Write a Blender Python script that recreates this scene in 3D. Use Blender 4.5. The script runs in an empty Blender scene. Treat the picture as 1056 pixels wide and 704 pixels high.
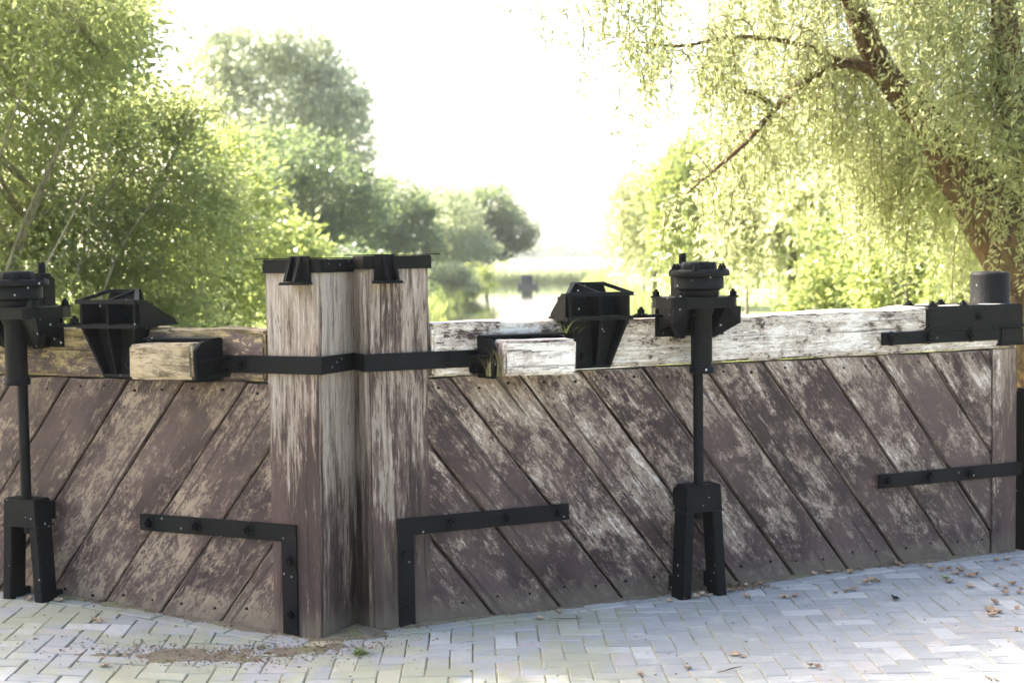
import bpy, bmesh, math, random
import numpy as np
from mathutils import Vector, Matrix, noise

scene = bpy.context.scene
COL = scene.collection
rad = math.radians
rnd = random.Random(11)

# ------------------------------------------------------------------ camera geometry
FPX, EYE = 1467.0, 1.75
PITCH, ROLL = math.atan(88/1467), rad(.8)
_F = Vector((0, math.cos(PITCH), -math.sin(PITCH)))
_R0, _U0 = Vector((1, 0, 0)), Vector((0, math.sin(PITCH), math.cos(PITCH)))
_R = math.cos(ROLL)*_R0 - math.sin(ROLL)*_U0
_U = math.sin(ROLL)*_R0 + math.cos(ROLL)*_U0

def at(px, py, Y):
    """world point at depth Y seen at a pixel of the 1056x704 photograph"""
    d = _F + _R*((px-528)/FPX) + _U*((352-py)/FPX)
    return Vector((0, 0, EYE)) + d*(Y/d.y)

def on_ground(px, py, z=0.0):
    d = _F + _R*((px-528)/FPX) + _U*((352-py)/FPX)
    return Vector((0, 0, EYE)) + d*((z-EYE)/d.z)

# ------------------------------------------------------------------ scene-graph helpers
def tag(o, label=None, cat=None, group=None, kind=None):
    if label: o['label'] = label
    if cat: o['category'] = cat
    if group: o['group'] = group
    if kind: o['kind'] = kind
    return o

def link_mesh(name, me, mat=None, parent=None, smooth=False):
    o = bpy.data.objects.new(name, me)
    COL.objects.link(o)
    if parent is not None: o.parent = parent
    if mat is not None and not me.materials: me.materials.append(mat)
    if smooth:
        for p in me.polygons: p.use_smooth = True
    return o

def empty(name, loc=(0, 0, 0), rz=0.0):
    o = bpy.data.objects.new(name, None)
    COL.objects.link(o)
    o.location = loc; o.rotation_euler = (0, 0, rz); o.empty_display_size = .2
    return o

# ------------------------------------------------------------------ node helper
class NT:
    def __init__(s, name):
        s.mat = bpy.data.materials.new(name); s.mat.use_nodes = True
        s.t = s.mat.node_tree; s.t.nodes.clear()
    def n(s, kind, **kw):
        nd = s.t.nodes.new(kind)
        for k, v in kw.items():
            if k.startswith('_'): setattr(nd, k[1:], v)
        return nd
    def l(s, a, b): s.t.links.new(a, b)
    def val(s, sock, v):
        if isinstance(v, (int, float)): sock.default_value = v
        elif isinstance(v, (tuple, list)):
            sock.default_value = tuple(v) if len(v) == len(sock.default_value) else tuple(v)+(1,)
        else: s.l(v, sock)
    def math(s, op, a, b=0.0, c=None, clamp=False):
        nd = s.n('ShaderNodeMath', _operation=op, _use_clamp=clamp)
        s.val(nd.inputs[0], a); s.val(nd.inputs[1], b)
        if c is not None: s.val(nd.inputs[2], c)
        return nd.outputs[0]
    def mix(s, f, a, b, blend='MIX'):
        nd = s.n('ShaderNodeMix', _data_type='RGBA', _blend_type=blend)
        s.val(nd.inputs[0], f); s.val(nd.inputs[6], a); s.val(nd.inputs[7], b)
        return nd.outputs[2]
    def ramp(s, f, lo, hi):
        nd = s.n('ShaderNodeMapRange', _interpolation_type='SMOOTHSTEP')
        s.val(nd.inputs[0], f); nd.inputs[1].default_value = lo; nd.inputs[2].default_value = hi
        return nd.outputs[0]
    def noise(s, vec, scale, detail=4, rough=.6, dist=0.0):
        nd = s.n('ShaderNodeTexNoise')
        s.val(nd.inputs['Vector'], vec); nd.inputs['Scale'].default_value = scale
        nd.inputs['Detail'].default_value = detail; nd.inputs['Roughness'].default_value = rough
        nd.inputs['Distortion'].default_value = dist
        return nd.outputs[0]
    def voro(s, vec, scale, out='Distance', rand=1.0):
        nd = s.n('ShaderNodeTexVoronoi')
        s.val(nd.inputs['Vector'], vec); nd.inputs['Scale'].default_value = scale
        nd.inputs['Randomness'].default_value = rand
        return nd.outputs[out]
    def comb(s, x, y, z):
        nd = s.n('ShaderNodeCombineXYZ')
        s.val(nd.inputs[0], x); s.val(nd.inputs[1], y); s.val(nd.inputs[2], z)
        return nd.outputs[0]
    def sep(s, v):
        nd = s.n('ShaderNodeSeparateXYZ'); s.l(v, nd.inputs[0]); return nd.outputs
    def bump(s, h, strength, dist, normal=None):
        nd = s.n('ShaderNodeBump'); s.l(h, nd.inputs['Height'])
        nd.inputs['Strength'].default_value = strength; nd.inputs['Distance'].default_value = dist
        if normal is not None: s.l(normal, nd.inputs['Normal'])
        return nd.outputs[0]
    def island(s): return s.n('ShaderNodeNewGeometry').outputs['Random Per Island']
    def coord(s, which='Object'): return s.n('ShaderNodeTexCoord').outputs[which]
    def principled(s, color, rough, normal=None, spec=.3, metal=0.0):
        p = s.n('ShaderNodeBsdfPrincipled')
        s.val(p.inputs['Base Color'], color); s.val(p.inputs['Roughness'], rough)
        p.inputs['Specular IOR Level'].default_value = spec; p.inputs['Metallic'].default_value = metal
        if normal is not None: s.l(normal, p.inputs['Normal'])
        return p.outputs[0]
    def out(s, surf):
        o = s.n('ShaderNodeOutputMaterial'); s.l(surf, o.inputs[0]); return s.mat

# ------------------------------------------------------------------ materials
def wood_mat(name, bias, zk, zc, pale, dirt=0.35, paintA=(.036, .0215, .0195), paintB=(.088, .056, .049),
             bareA=(.25, .185, .135), bareB=(.60, .53, .45), lichen=0.0, moss=0.0, us=.68, soft=.25, green=0.0, crack=.6, ik=.12, sk=.22, side=0.0):
    """painted timber, paint worn off in layers along the grain (UV: u along the grain in metres, v across)"""
    m = NT(name)
    uv = m.sep(m.coord('UV')); isl = m.island()
    z = m.sep(m.coord('Object'))[2]
    r = m.math('MULTIPLY', isl, 37.0)
    def grain(ku, kv, off=0.0): return m.comb(m.math('MULTIPLY', uv[0], ku), m.math('MULTIPLY', uv[1], kv), m.math('ADD', r, off))
    patch = m.noise(grain(us, 1.0), 4.6, 7, .66, .5)
    patch2 = m.noise(grain(us*.8, 1.0, 9.0), 17.0, 6, .70, .4)
    flake = m.noise(grain(us*.9, 1.6, 5.0), 46.0, 5, .68, 1.0)
    streak = m.noise(grain(2.2, 55.0), 1.0, 5, .6, .35)
    fine = m.noise(grain(8.0, 190.0), 1.0, 3, .6)
    big = m.noise(grain(us, 1.0, 4.0), 2.0, 4, .6)
    C = lambda n, k: m.math('MULTIPLY', m.math('SUBTRACT', n, .5), k)
    e = m.math('ADD', patch, C(streak, sk))
    for n_, k_ in ((patch2, .62), (flake, .62), (fine, .20), (isl, ik)): e = m.math('ADD', e, C(n_, k_))
    e = m.math('ADD', e, m.math('MULTIPLY', m.math('SUBTRACT', z, zc), zk))
    e = m.math('ADD', e, bias)
    if side: e = m.math('ADD', e, m.math('MULTIPLY', m.math('MAXIMUM', m.sep(m.coord('Normal'))[0], 0.0), side))
    worn = m.ramp(e, .42, .50)            # paint thinned to a chalky brown
    mask = m.ramp(e, .52, .545+.10*soft)              # bare timber
    white = m.ramp(m.math('ADD', e, C(streak, .35)), .62, .78)
    paint = m.mix(m.ramp(big, .36, .64), paintA, paintB)
    paint = m.mix(m.math('MULTIPLY', m.ramp(patch2, .52, .70), .5), paint, (.098, .056, .038))
    paint = m.mix(m.math('MULTIPLY', m.ramp(streak, .56, .70), .35), paint, (.020, .014, .014))
    paint = m.mix(m.math('MULTIPLY', worn, .8), paint, (.125, .087, .069))
    bare = m.mix(m.math('MULTIPLY', m.ramp(streak, .35, .62), .55), bareA, tuple(min(1, v*1.35) for v in bareA))
    bare = m.mix(m.math('ADD', m.math('MULTIPLY', white, pale), m.math('MULTIPLY', m.ramp(flake, .56, .66), pale*.35), clamp=True), bare, bareB)
    bare = m.mix(m.math('MULTIPLY', m.ramp(fine, .54, .70), .50), bare, (.085, .062, .050))
    bare = m.mix(m.math('MULTIPLY', m.ramp(big, .48, .66), dirt), bare, (.125, .095, .072))
    if lichen > 0:
        bare = m.mix(m.math('MULTIPLY', m.ramp(patch, .42, .6), lichen), bare, (.25, .175, .06))
        dk = m.noise(grain(.7, 2.0, 3.3), 5.0, 8, .78, .2)
        bare = m.mix(m.math('MULTIPLY', m.ramp(dk, .42, .64), .95), bare, (.055, .040, .022))
    crack = m.noise(grain(.8, 30.0, 20.0), 1.0, 3, .5, .5)
    ck = m.ramp(crack, .64, .67)
    col = m.mix(mask, paint, bare)
    chip = m.noise(grain(16.0*max(us, .3), 75.0, 13.0), 1.0, 4, .65, .6)
    chipz = m.math('ADD', chip, C(patch2, .5))
    col = m.mix(m.math('MULTIPLY', m.ramp(chipz, .635, .66), .75), col, m.mix(mask, bareA, (.05, .033, .030)))
    col = m.mix(m.math('MULTIPLY', m.math('MULTIPLY', m.ramp(chipz, .72, .75), mask), pale), col, bareB)
    col = m.mix(m.math('MULTIPLY', ck, crack), col, (.022, .016, .016))
    foot = m.math('MULTIPLY', m.ramp(m.math('ADD', z, m.math('MULTIPLY', patch2, -.22)), .05, -.10), .65)
    col = m.mix(foot, col, (.15, .12, .085))
    if green > 0:
        col = m.mix(m.math('MULTIPLY', m.ramp(m.math('ADD', patch2, m.math('MULTIPLY', z, -.12)), .42, .60), green), col, (.10, .095, .05))
    h = m.math('ADD', m.math('MULTIPLY', mask, -.35), m.math('MULTIPLY', streak, .8))
    h = m.math('ADD', h, m.math('MULTIPLY', fine, .35))
    h = m.math('ADD', h, m.math('MULTIPLY', flake, .35))
    h = m.math('SUBTRACT', h, m.math('MULTIPLY', ck, .9))
    rough = m.math('ADD', .55, m.math('MULTIPLY', mask, .3))
    return m.out(m.principled(col, rough, m.bump(h, .8, .006), .22))

def iron_mat(name, base=(.0026, .0026, .0031), spots=.8, rust=.25):
    m = NT(name); o = m.coord('Object')
    n1 = m.noise(o, 9.0, 6, .65); n2 = m.noise(o, 70.0, 4, .6)
    col = m.mix(m.ramp(n1, .4, .7), base, tuple(b*1.9 for b in base))
    col = m.mix(m.math('MULTIPLY', m.ramp(n1, .58, .75), rust), col, (.022, .014, .010))
    col = m.mix(m.math('MULTIPLY', m.ramp(n2, .60, .78), .4), col, (.011, .0105, .011))
    v = m.voro(o, 26.0); vc = m.sep(m.voro(o, 26.0, 'Color'))[0]
    sp = m.math('MULTIPLY', m.math('LESS_THAN', m.math('ADD', v, m.math('MULTIPLY', n2, .10)), .19), m.math('GREATER_THAN', vc, .80))
    col = m.mix(m.math('MULTIPLY', sp, spots), col, (.60, .60, .58))
    h = m.math('ADD', n2, m.math('MULTIPLY', n1, .6))
    return m.out(m.principled(col, m.math('ADD', .42, m.math('MULTIPLY', n1, .3)), m.bump(h, .5, .005), .13))

def paver_mat():
    m = NT('concrete_pavers'); o = m.coord('Object'); i = m.island(); x, y, z = m.sep(o)
    n1 = m.noise(o, 2.3, 6, .65); n2 = m.noise(o, 38.0, 6, .7); n3 = m.noise(o, 6.0, 5, .65)
    base = m.mix(i, (.215, .220, .216), (.275, .274, .264))
    base = m.mix(m.math('MULTIPLY', m.math('GREATER_THAN', i, .90), .5), base, (.40, .39, .37))
    base = m.mix(m.math('MULTIPLY', m.math('LESS_THAN', i, .08), .5), base, (.33, .295, .27))
    base = m.mix(m.math('MULTIPLY', m.ramp(n2, .45, .7), .28), base, (.17, .165, .155))
    base = m.mix(m.math('MULTIPLY', m.ramp(n3, .50, .68), .30), base, (.44, .42, .38))
    base = m.mix(m.math('MULTIPLY', m.ramp(n1, .52, .66), .25), base, (.22, .215, .20))
    # algae on the side that stays damp, dust on the centre
    side = m.math('SUBTRACT', 1.0, m.ramp(x, .0, 1.4))
    alg = m.math('MULTIPLY', m.ramp(m.math('ADD', n1, m.math('MULTIPLY', n3, .35)), .60, .74), side)
    base = m.mix(m.math('MULTIPLY', alg, .6), base, (.235, .235, .135))
    h = m.math('ADD', m.math('MULTIPLY', n2, .5), n3)
    return m.out(m.principled(base, .8, m.bump(h, .5, .004), .25))

def bed_mat():
    m = NT('joint_sand'); o = m.coord('Object'); x, y, z = m.sep(o)
    n1 = m.noise(o, 1.6, 4, .6); n2 = m.noise(o, 60, 5, .7)
    k = m.math('ADD', n1, m.math('MULTIPLY', m.ramp(x, -.9, 1.2), .16))
    c = m.mix(m.ramp(k, .42, .60), (.06, .052, .03), (.36, .32, .22))
    c = m.mix(m.math('MULTIPLY', m.ramp(m.noise(o, 2.7, 4, .6), .5, .62), .6), c, (.10, .11, .03))
    c = m.mix(m.math('MULTIPLY', m.ramp(n2, .4, .7), .4), c, (.04, .032, .022))
    return m.out(m.principled(c, .95, m.bump(n2, .7, .006), .1))

def soil_mat():
    m = NT('soil'); o = m.coord('Object')
    n1 = m.noise(o, 7, 5, .6); n2 = m.noise(o, 90, 6, .75)
    c = m.mix(m.ramp(n1, .4, .62), (.165, .135, .10), (.22, .19, .135))
    c = m.mix(m.math('MULTIPLY', m.ramp(n1, .5, .62), .6), c, (.15, .155, .055))
    c = m.mix(m.math('MULTIPLY', m.ramp(n2, .5, .66), .7), c, (.05, .035, .022))
    return m.out(m.principled(c, .95, m.bump(n2, 1.0, .012), .1))

def leaf_mat(name, a, b, trans, tf=.45, rough=.36, spec=.5):
    """thin leaf: reflects and lets light through"""
    m = NT(name); i = m.island()
    tone = m.n('ShaderNodeAttribute', _attribute_name='tone').outputs['Fac']
    k = m.math('ADD', m.math('MULTIPLY', i, .55), m.math('MULTIPLY', tone, .45))
    c = m.mix(k, a, b)
    t = m.mix(k, tuple(v*.8 for v in trans), tuple(v*1.15 for v in trans))
    d = m.principled(c, rough, None, spec)
    tr = m.n('ShaderNodeBsdfTranslucent'); m.val(tr.inputs[0], t)
    mx = m.n('ShaderNodeMixShader'); mx.inputs[0].default_value = tf
    m.l(d, mx.inputs[1]); m.l(tr.outputs[0], mx.inputs[2])
    return m.out(mx.outputs[0])

def bark_mat(name, a, b):
    m = NT(name); o = m.coord('Object'); x, y, z = m.sep(o)
    n = m.noise(m.comb(m.math('MULTIPLY', x, 3), m.math('MULTIPLY', y, 3), m.math('MULTIPLY', z, .7)), 9, 6, .65, .4)
    n2 = m.noise(o, 3.0, 4, .6)
    c = m.mix(m.ramp(n, .35, .65), a, b)
    c = m.mix(m.math('MULTIPLY', m.ramp(n2, .5, .7), .4), c, (.13, .12, .05))
    return m.out(m.principled(c, .9, m.bump(n, 1.0, .03), .15))

def grass_mat():
    m = NT('meadow_grass'); o = m.coord('Object')
    n1 = m.noise(o, .08, 5, .6); n2 = m.noise(o, 3.0, 6, .7)
    c = m.mix(m.ramp(n1, .35, .65), (.16, .19, .06), (.25, .245, .11))
    c = m.mix(m.math('MULTIPLY', m.ramp(n2, .4, .7), .35), c, (.10, .13, .045))
    return m.out(m.principled(c, .9, m.bump(n2, 1.0, .08), .15))

def water_mat():
    m = NT('canal_water'); o = m.coord('Object'); x, y, z = m.sep(o)
    n = m.noise(m.comb(x, m.math('MULTIPLY', y, .35), 0), 1.6, 4, .6)
    return m.out(m.principled((.035, .042, .022), .04, m.bump(n, .10, .05), .5))

def plain(name, c, rough=.8, scale=12, var=.5):
    m = NT(name); o = m.coord('Object'); n = m.noise(o, scale, 5, .65)
    col = m.mix(m.math('MULTIPLY', m.ramp(n, .35, .7), var), c, tuple(v*.45 for v in c))
    return m.out(m.principled(col, rough, m.bump(n, .4, .01), .25))

def dry_leaf_mat(name, a, b):
    m = NT(name); info = m.n('ShaderNodeObjectInfo').outputs['Random']
    n = m.noise(m.coord('Object'), 40, 4, .6)
    c = m.mix(info, a, b); c = m.mix(m.math('MULTIPLY', m.ramp(n, .45, .7), .5), c, tuple(v*.5 for v in a))
    return m.out(m.principled(c, .7, None, .25))

IRON = iron_mat('black_iron')
IRON_CAP = iron_mat('worn_black_iron', (.0038, .0034, .0034), .3, .45)
IRON_STRAP = iron_mat('strap_iron', (.003, .003, .0034), .3, .30)

# ------------------------------------------------------------------ mesh helpers for the gate leaves
SG = 1                                             # +1 right leaf, -1 left leaf (mirrored)
def P(s, t, z): return Vector((SG*s, -t, z))       # s along the leaf from the mitre, t out towards the viewer

def fin(bm, name, mat, parent, bevel=0.0, grain=None, smooth=False, seg=2):
    bmesh.ops.remove_doubles(bm, verts=bm.verts, dist=1e-5)
    if bevel > 0:
        es = [e for e in bm.edges if len(e.link_faces) == 2 and e.calc_face_angle(0) > .5]
        if es: bmesh.ops.bevel(bm, geom=es, offset=bevel, segments=seg, affect='EDGES', clamp_overlap=True)
    bmesh.ops.recalc_face_normals(bm, faces=bm.faces)
    if grain is not None:
        g = Vector(grain).normalized(); uvl = bm.loops.layers.uv.new('UVMap')
        for f in bm.faces:
            n = f.normal; ax = n.cross(g)
            if ax.length < .3:
                h = Vector((0, 0, 1)) if abs(g.z) < .7 else Vector((1, 0, 0))
                ax = h; ax2 = n.cross(h)
                for lp in f.loops: lp[uvl].uv = (lp.vert.co.dot(ax)*1.0, lp.vert.co.dot(ax2)*1.0)
            else:
                ax.normalize()
                for lp in f.loops: lp[uvl].uv = (lp.vert.co.dot(g), lp.vert.co.dot(ax))
    me = bpy.data.meshes.new(name); bm.to_mesh(me); bm.free()
    o = link_mesh(name, me, mat, parent)
    if smooth:
        for p in me.polygons: p.use_smooth = True
        try: me.set_sharp_from_angle(angle=rad(40))
        except Exception: pass
    return o

def hexa(bm, c8):
    """box from 8 corners: bottom ring 0-3, top ring 4-7"""
    v = [bm.verts.new(c) for c in c8]
    for q in ((0, 1, 2, 3), (4, 5, 6, 7), (0, 1, 5, 4), (1, 2, 6, 5), (2, 3, 7, 6), (3, 0, 4, 7)):
        bm.faces.new([v[i] for i in q])
    return v

def bx(bm, s0, s1, t0, t1, z0, z1):
    return hexa(bm, [P(s0, t0, z0), P(s1, t0, z0), P(s1, t1, z0), P(s0, t1, z0),
                     P(s0, t0, z1), P(s1, t0, z1), P(s1, t1, z1), P(s0, t1, z1)])

def plate(bm, pts, d):
    """plate from a planar outline pts [(s,t,z)], thickened by the offset d=(ds,dt,dz)"""
    a = [bm.verts.new(P(*p)) for p in pts]
    b = [bm.verts.new(P(p[0]+d[0], p[1]+d[1], p[2]+d[2])) for p in pts]
    n = len(pts)
    bm.faces.new(a); bm.faces.new(b[::-1])
    for i in range(n): bm.faces.new([a[i], a[(i+1) % n], b[(i+1) % n], b[i]])

def cyl(bm, s, t, z0, z1, r0, r1=None, n=20, axis='z', ph=0.0):
    r1 = r0 if r1 is None else r1
    def ring(h, r):
        out = []
        for k in range(n):
            a = 2*math.pi*k/n+ph; c, q = r*math.cos(a), r*math.sin(a)
            out.append(bm.verts.new(P(s+c, t+q, h) if axis == 'z' else P(s+c, h, t+q)))
        return out
    A, B = ring(z0, r0), ring(z1, r1)
    bm.faces.new(A); bm.faces.new(B[::-1])
    for k in range(n): bm.faces.new([A[k], A[(k+1) % n], B[(k+1) % n], B[k]])

def lathe(bm, s, t, prof, n=28):
    rings = []
    for r, z in prof:
        rings.append([bm.verts.new(P(s+r*math.cos(2*math.pi*k/n), t+r*math.sin(2*math.pi*k/n), z)) for k in range(n)])
    for A, B in zip(rings, rings[1:]):
        for k in range(n): bm.faces.new([A[k], A[(k+1) % n], B[(k+1) % n], B[k]])
    bm.faces.new(rings[0]); bm.faces.new(rings[-1][::-1])

def bolt(parent, s, t, z, r=.019, axis='t', h=.022):
    """square-shouldered bolt with a hexagonal nut"""
    r *= 1.25; h *= 1.25
    bm = bmesh.new()
    if axis == 't':
        cyl(bm, s, z, t-.004, t+.005, r*1.45, n=16, axis='t')
        cyl(bm, s, z, t+.005, t+h, r, r*.92, n=6, axis='t', ph=rnd.random())
        cyl(bm, s, z, t+h, t+h+.012, r*.5, r*.42, n=10, axis='t')
    else:
        cyl(bm, s, t, z-.004, z+.005, r*1.45, n=16)
        cyl(bm, s, t, z+.005, z+h, r, r*.92, n=6, ph=rnd.random())
        cyl(bm, s, t, z+h, z+h+.012, r*.5, r*.42, n=10)
    return fin(bm, 'bolt', IRON, parent, .0015)

def jitter(bm, amp, freq, seed, edge_only=False):
    off = Vector((seed*7.3, seed*1.7, seed*3.1))
    for v in bm.verts:
        q = v.co*freq+off
        v.co += amp*noise.noise_vector(q) + amp*.45*noise.noise_vector(q*4.1)

def timber(name, mat, parent, s0, s1, t0, t1, z0, z1, grain, bev=.01, amp=.004, seed=1, cut=.07, rot=None):
    """squared timber with worn, uneven arrises"""
    bm = bmesh.new(); bx(bm, s0, s1, t0, t1, z0, z1)
    es = list(bm.edges)
    bmesh.ops.bevel(bm, geom=es, offset=bev, segments=2, affect='EDGES', clamp_overlap=True)
    for ax in (0, 1, 2):
        lo = min(v.co[ax] for v in bm.verts); hi = max(v.co[ax] for v in bm.verts)
        k = int((hi-lo)/cut)
        for i in range(1, k+1):
            c = [0, 0, 0]; c[ax] = lo+(hi-lo)*i/(k+1); nn = [0, 0, 0]; nn[ax] = 1
            bmesh.ops.bisect_plane(bm, geom=list(bm.verts)+list(bm.edges)+list(bm.faces), plane_co=c, plane_no=nn)
    jitter(bm, amp, 5.0, seed)
    if rot: rot(bm)
    o = fin(bm, name, mat, parent, 0, grain)
    for p in o.data.polygons: p.use_smooth = True
    try: o.data.set_sharp_from_angle(angle=rad(50))
    except Exception: pass
    return o

def clip_poly(poly, n, c):
    """keep the side n.p <= c"""
    out = []
    for i in range(len(poly)):
        a, b = poly[i], poly[(i+1) % len(poly)]
        da, db = n[0]*a[0]+n[1]*a[1]-c, n[0]*b[0]+n[1]*b[1]-c
        if da <= 0: out.append(a)
        if da*db < 0:
            k = da/(da-db); out.append((a[0]+(b[0]-a[0])*k, a[1]+(b[1]-a[1])*k))
    return out

def inset(poly, d):
    n = len(poly); area = sum(poly[i][0]*poly[(i+1) % n][1]-poly[(i+1) % n][0]*poly[i][1] for i in range(n))
    sgn = 1 if area > 0 else -1; res = poly
    for i in range(n):
        a, b = poly[i], poly[(i+1) % n]; ex, ey = b[0]-a[0], b[1]-a[1]; L = math.hypot(ex, ey)
        if L < 1e-6: continue
        nx, ny = sgn*ey/L, -sgn*ex/L
        res = clip_poly(res, (nx, ny), nx*a[0]+ny*a[1]-d)
        if len(res) < 3: return []
    return res

def plank_panel(parent, mat, tops, s0, s1, z0, z1, slope, front, seed):
    """diagonal boards with open dark grooves between them, on a backing skin: one panel"""
    bm = bmesh.new(); r = random.Random(seed)
    ang = math.atan(slope); dirv = (math.cos(ang), -math.sin(ang)); nv = (math.sin(ang), math.cos(ang))
    for a, b in zip(tops, tops[1:]):
        g = .0065 if SG > 0 else .0045
        poly = [(s0, z0), (s1, z0), (s1, z1), (s0, z1)]
        ca = nv[0]*a+nv[1]*1.17; cb = nv[0]*b+nv[1]*1.17
        poly = clip_poly(poly, (-nv[0], -nv[1]), -(ca+g))
        if len(poly) < 3: continue
        poly = clip_poly(poly, nv, cb-g)
        if len(poly) < 3: continue
        fr = front+r.uniform(-.003, .004); tw = r.uniform(-.004, .004)
        # subdivide the outline so that edges wander slightly
        pl = []
        for i in range(len(poly)):
            p, q = poly[i], poly[(i+1) % len(poly)]; L = math.hypot(q[0]-p[0], q[1]-p[1]); k = max(1, int(L/.09))
            for j in range(k):
                f = j/k; pl.append((p[0]+(q[0]-p[0])*f, p[1]+(q[1]-p[1])*f))
        inn = inset(poly, .006)
        if len(inn) < 3: continue
        def wob(p, amp):
            w = noise.noise_vector(Vector((p[0]*6+seed, p[1]*6, a*3)))
            return (p[0]+w.x*amp, p[1]+w.y*amp)
        cx = sum(p[0] for p in poly)/len(poly); cz = sum(p[1] for p in poly)/len(poly)
        def top(p, d):
            return fr - d + tw*((p[0]-cx)*nv[0]+(p[1]-cz)*nv[1])/.15 + .0015*noise.noise(Vector((p[0]*9, p[1]*9, seed)))
        sc = lambda p, k: (cx+(p[0]-cx)*k, cz+(p[1]-cz)*k)
        ring0, ring1, ring2 = [], [], []
        for p in pl:
            w = wob(p, .0035)
            # pull towards the inset outline for the front arris
            q = w
            dx, dz = cx-w[0], cz-w[1]; across = dx*nv[0]+dz*nv[1]; along = dx*dirv[0]+dz*dirv[1]
            q = (w[0]+nv[0]*.006*(1 if across > 0 else -1), w[1]+nv[1]*.006*(1 if across > 0 else -1)) if abs(across) > .02 else w
            ring0.append(bm.verts.new(P(w[0], front-.05, w[1])))
            ring1.append(bm.verts.new(P(w[0], top(w, .006), w[1])))
            ring2.append(bm.verts.new(P(q[0], top(q, 0), q[1])))
        n = len(pl)
        for A, B in ((ring0, ring1), (ring1, ring2)):
            for i in range(n): bm.faces.new([A[i], A[(i+1) % n], B[(i+1) % n], B[i]])
        bm.faces.new(ring2); bm.faces.new(ring0[::-1])
    bx(bm, s0-.005, s1+.005, front-.11, front-.045, z0, z1)
    bm.faces.ensure_lookup_table(); nf = len(bm.faces)
    for a, b in zip(tops, tops[1:]):
        for zz in (z1-.045, .09):
            for o_ in (-.085, .085):
                sn = (a+b)/2+(1.17-zz)/slope+o_+r.uniform(-.015, .015); zn = zz+r.uniform(-.012, .012)
                if s0+.04 < sn < s1-.04: cyl(bm, sn, zn, front-.01, front+.0045, .0085, .0065, 8, axis='t')
    bm.faces.ensure_lookup_table()
    for f_ in bm.faces[nf:]: f_.material_index = 1
    g = (SG*dirv[0], 0, dirv[1])
    o = fin(bm, 'plank_panel', mat, parent, 0, g); o.data.materials.append(IRON_CAP); return o

def walkway_bracket(root, sc, tilt, st):
    """open cast-iron bracket: tapered hopper on the face of the beam, two flanges, a raked open top and a side stay"""
    th = .014
    part = None
    w, wb = .165, .088                                # half widths at the flange and at the foot
    bm = bmesh.new()
    # back plate
    plate(bm, [(sc-w, .012, 1.44), (sc+w, .012, 1.44), (sc+wb, .012, 1.19), (sc-wb, .012, 1.19)], (0, .012, 0))
    # side cheeks of the hopper
    for k in (-1, 1):
        plate(bm, [(sc+k*w, .014, 1.44), (sc+k*w, .125, 1.44), (sc+k*wb, .055, 1.19), (sc+k*wb, .014, 1.19)], (-k*th, 0, 0))
    # centre rib and foot plate
    plate(bm, [(sc, .014, 1.44), (sc, .122, 1.44), (sc+.01, .052, 1.20), (sc+.01, .014, 1.20)], (th, 0, 0))
    plate(bm, [(sc-wb, .014, 1.19), (sc+wb, .014, 1.19), (sc+wb, .058, 1.19), (sc-wb, .058, 1.19)], (0, 0, .014))
    body = fin(bm, 'walkway_bracket', IRON, root, .002)
    bm = bmesh.new()
    bx(bm, sc-w-.015, sc+w+.015, -.03, .135, 1.430, 1.4485)
    fin(bm, 'flange', IRON, body, .003)
    bm = bmesh.new()
    for k in (-1, 1):
        plate(bm, [(sc+k*w, -.012, 1.448), (sc+k*w, .122, 1.448), (sc+k*w, .122, 1.545), (sc+k*w, -.012, 1.545)], (-k*th, 0, 0))
    plate(bm, [(sc, -.012, 1.448), (sc, .115, 1.448), (sc, .115, 1.545), (sc, -.012, 1.545)], (th, 0, 0))
    plate(bm, [(sc-w+th, -.012, 1.448), (sc+w-th, -.012, 1.448), (sc+w-th, -.012, 1.545), (sc-w+th, -.012, 1.545)], (0, .012, 0))
    fin(bm, 'cell_wall', IRON, body, .002)
    # raked open top
    bm = bmesh.new()
    f0, f1, b0, b1 = (sc-w-.015, .13), (sc+w+.015, .13), (sc-.08, .0), (sc+.08, .0)
    zf, zb = 1.548, 1.600
    def bar(a, b, za, zb_, wd=.020, hh=.018):
        A, B = Vector((a[0], a[1], za)), Vector((b[0], b[1], zb_)); d = (B-A).normalized()
        sd = d.cross(Vector((0, 0, 1))).normalized()*wd*.5
        hexa(bm, [P(*(A+sd)), P(*(B+sd)), P(*(B-sd)), P(*(A-sd))] + [P(*(q+Vector((0, 0, hh)))) for q in (A+sd, B+sd, B-sd, A-sd)])
    bar(f0, f1, zf, zf, .026, .020); bar(b0, b1, zb, zb, .02, .016)
    bar(f0, b0, zf, zb); bar(f1, b1, zf, zb); bar((sc, .125), b1 if tilt > 0 else b0, zf, zb)
    fin(bm, 'top_frame', IRON, body, .002)
    bm = bmesh.new()
    plate(bm, [(sc-.15, -.022, 1.44), (sc+.15, -.022, 1.44), (sc+.085, -.022, 1.612), (sc-.085, -.022, 1.612)], (0, .012, 0))
    fin(bm, 'back_plate', IRON, body, .002)
    # triangular stays running back over the beam
    for k in (-1, 1):
        bm = bmesh.new()
        plate(bm, [(sc+k*(w+.002), .10, 1.449), (sc+k*(w+.002), .03-st, 1.449), (sc+k*(w+.002), .035-st, 1.462), (sc+k*(w+.002), .06, 1.562), (sc+k*(w+.002), .10, 1.562)], (k*.011, 0, 0))
        fin(bm, 'side_stay', IRON, body, .002)
    bm = bmesh.new(); bx(bm, sc-w-.02, sc+w+.02, .02-st, -.0305, 1.437, 1.4475); fin(bm, 'foot_plate', IRON, body, .002)
    bolt(body, sc-.05, .024, 1.25, .016); bolt(body, sc+.06, .024, 1.36, .013)

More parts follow.
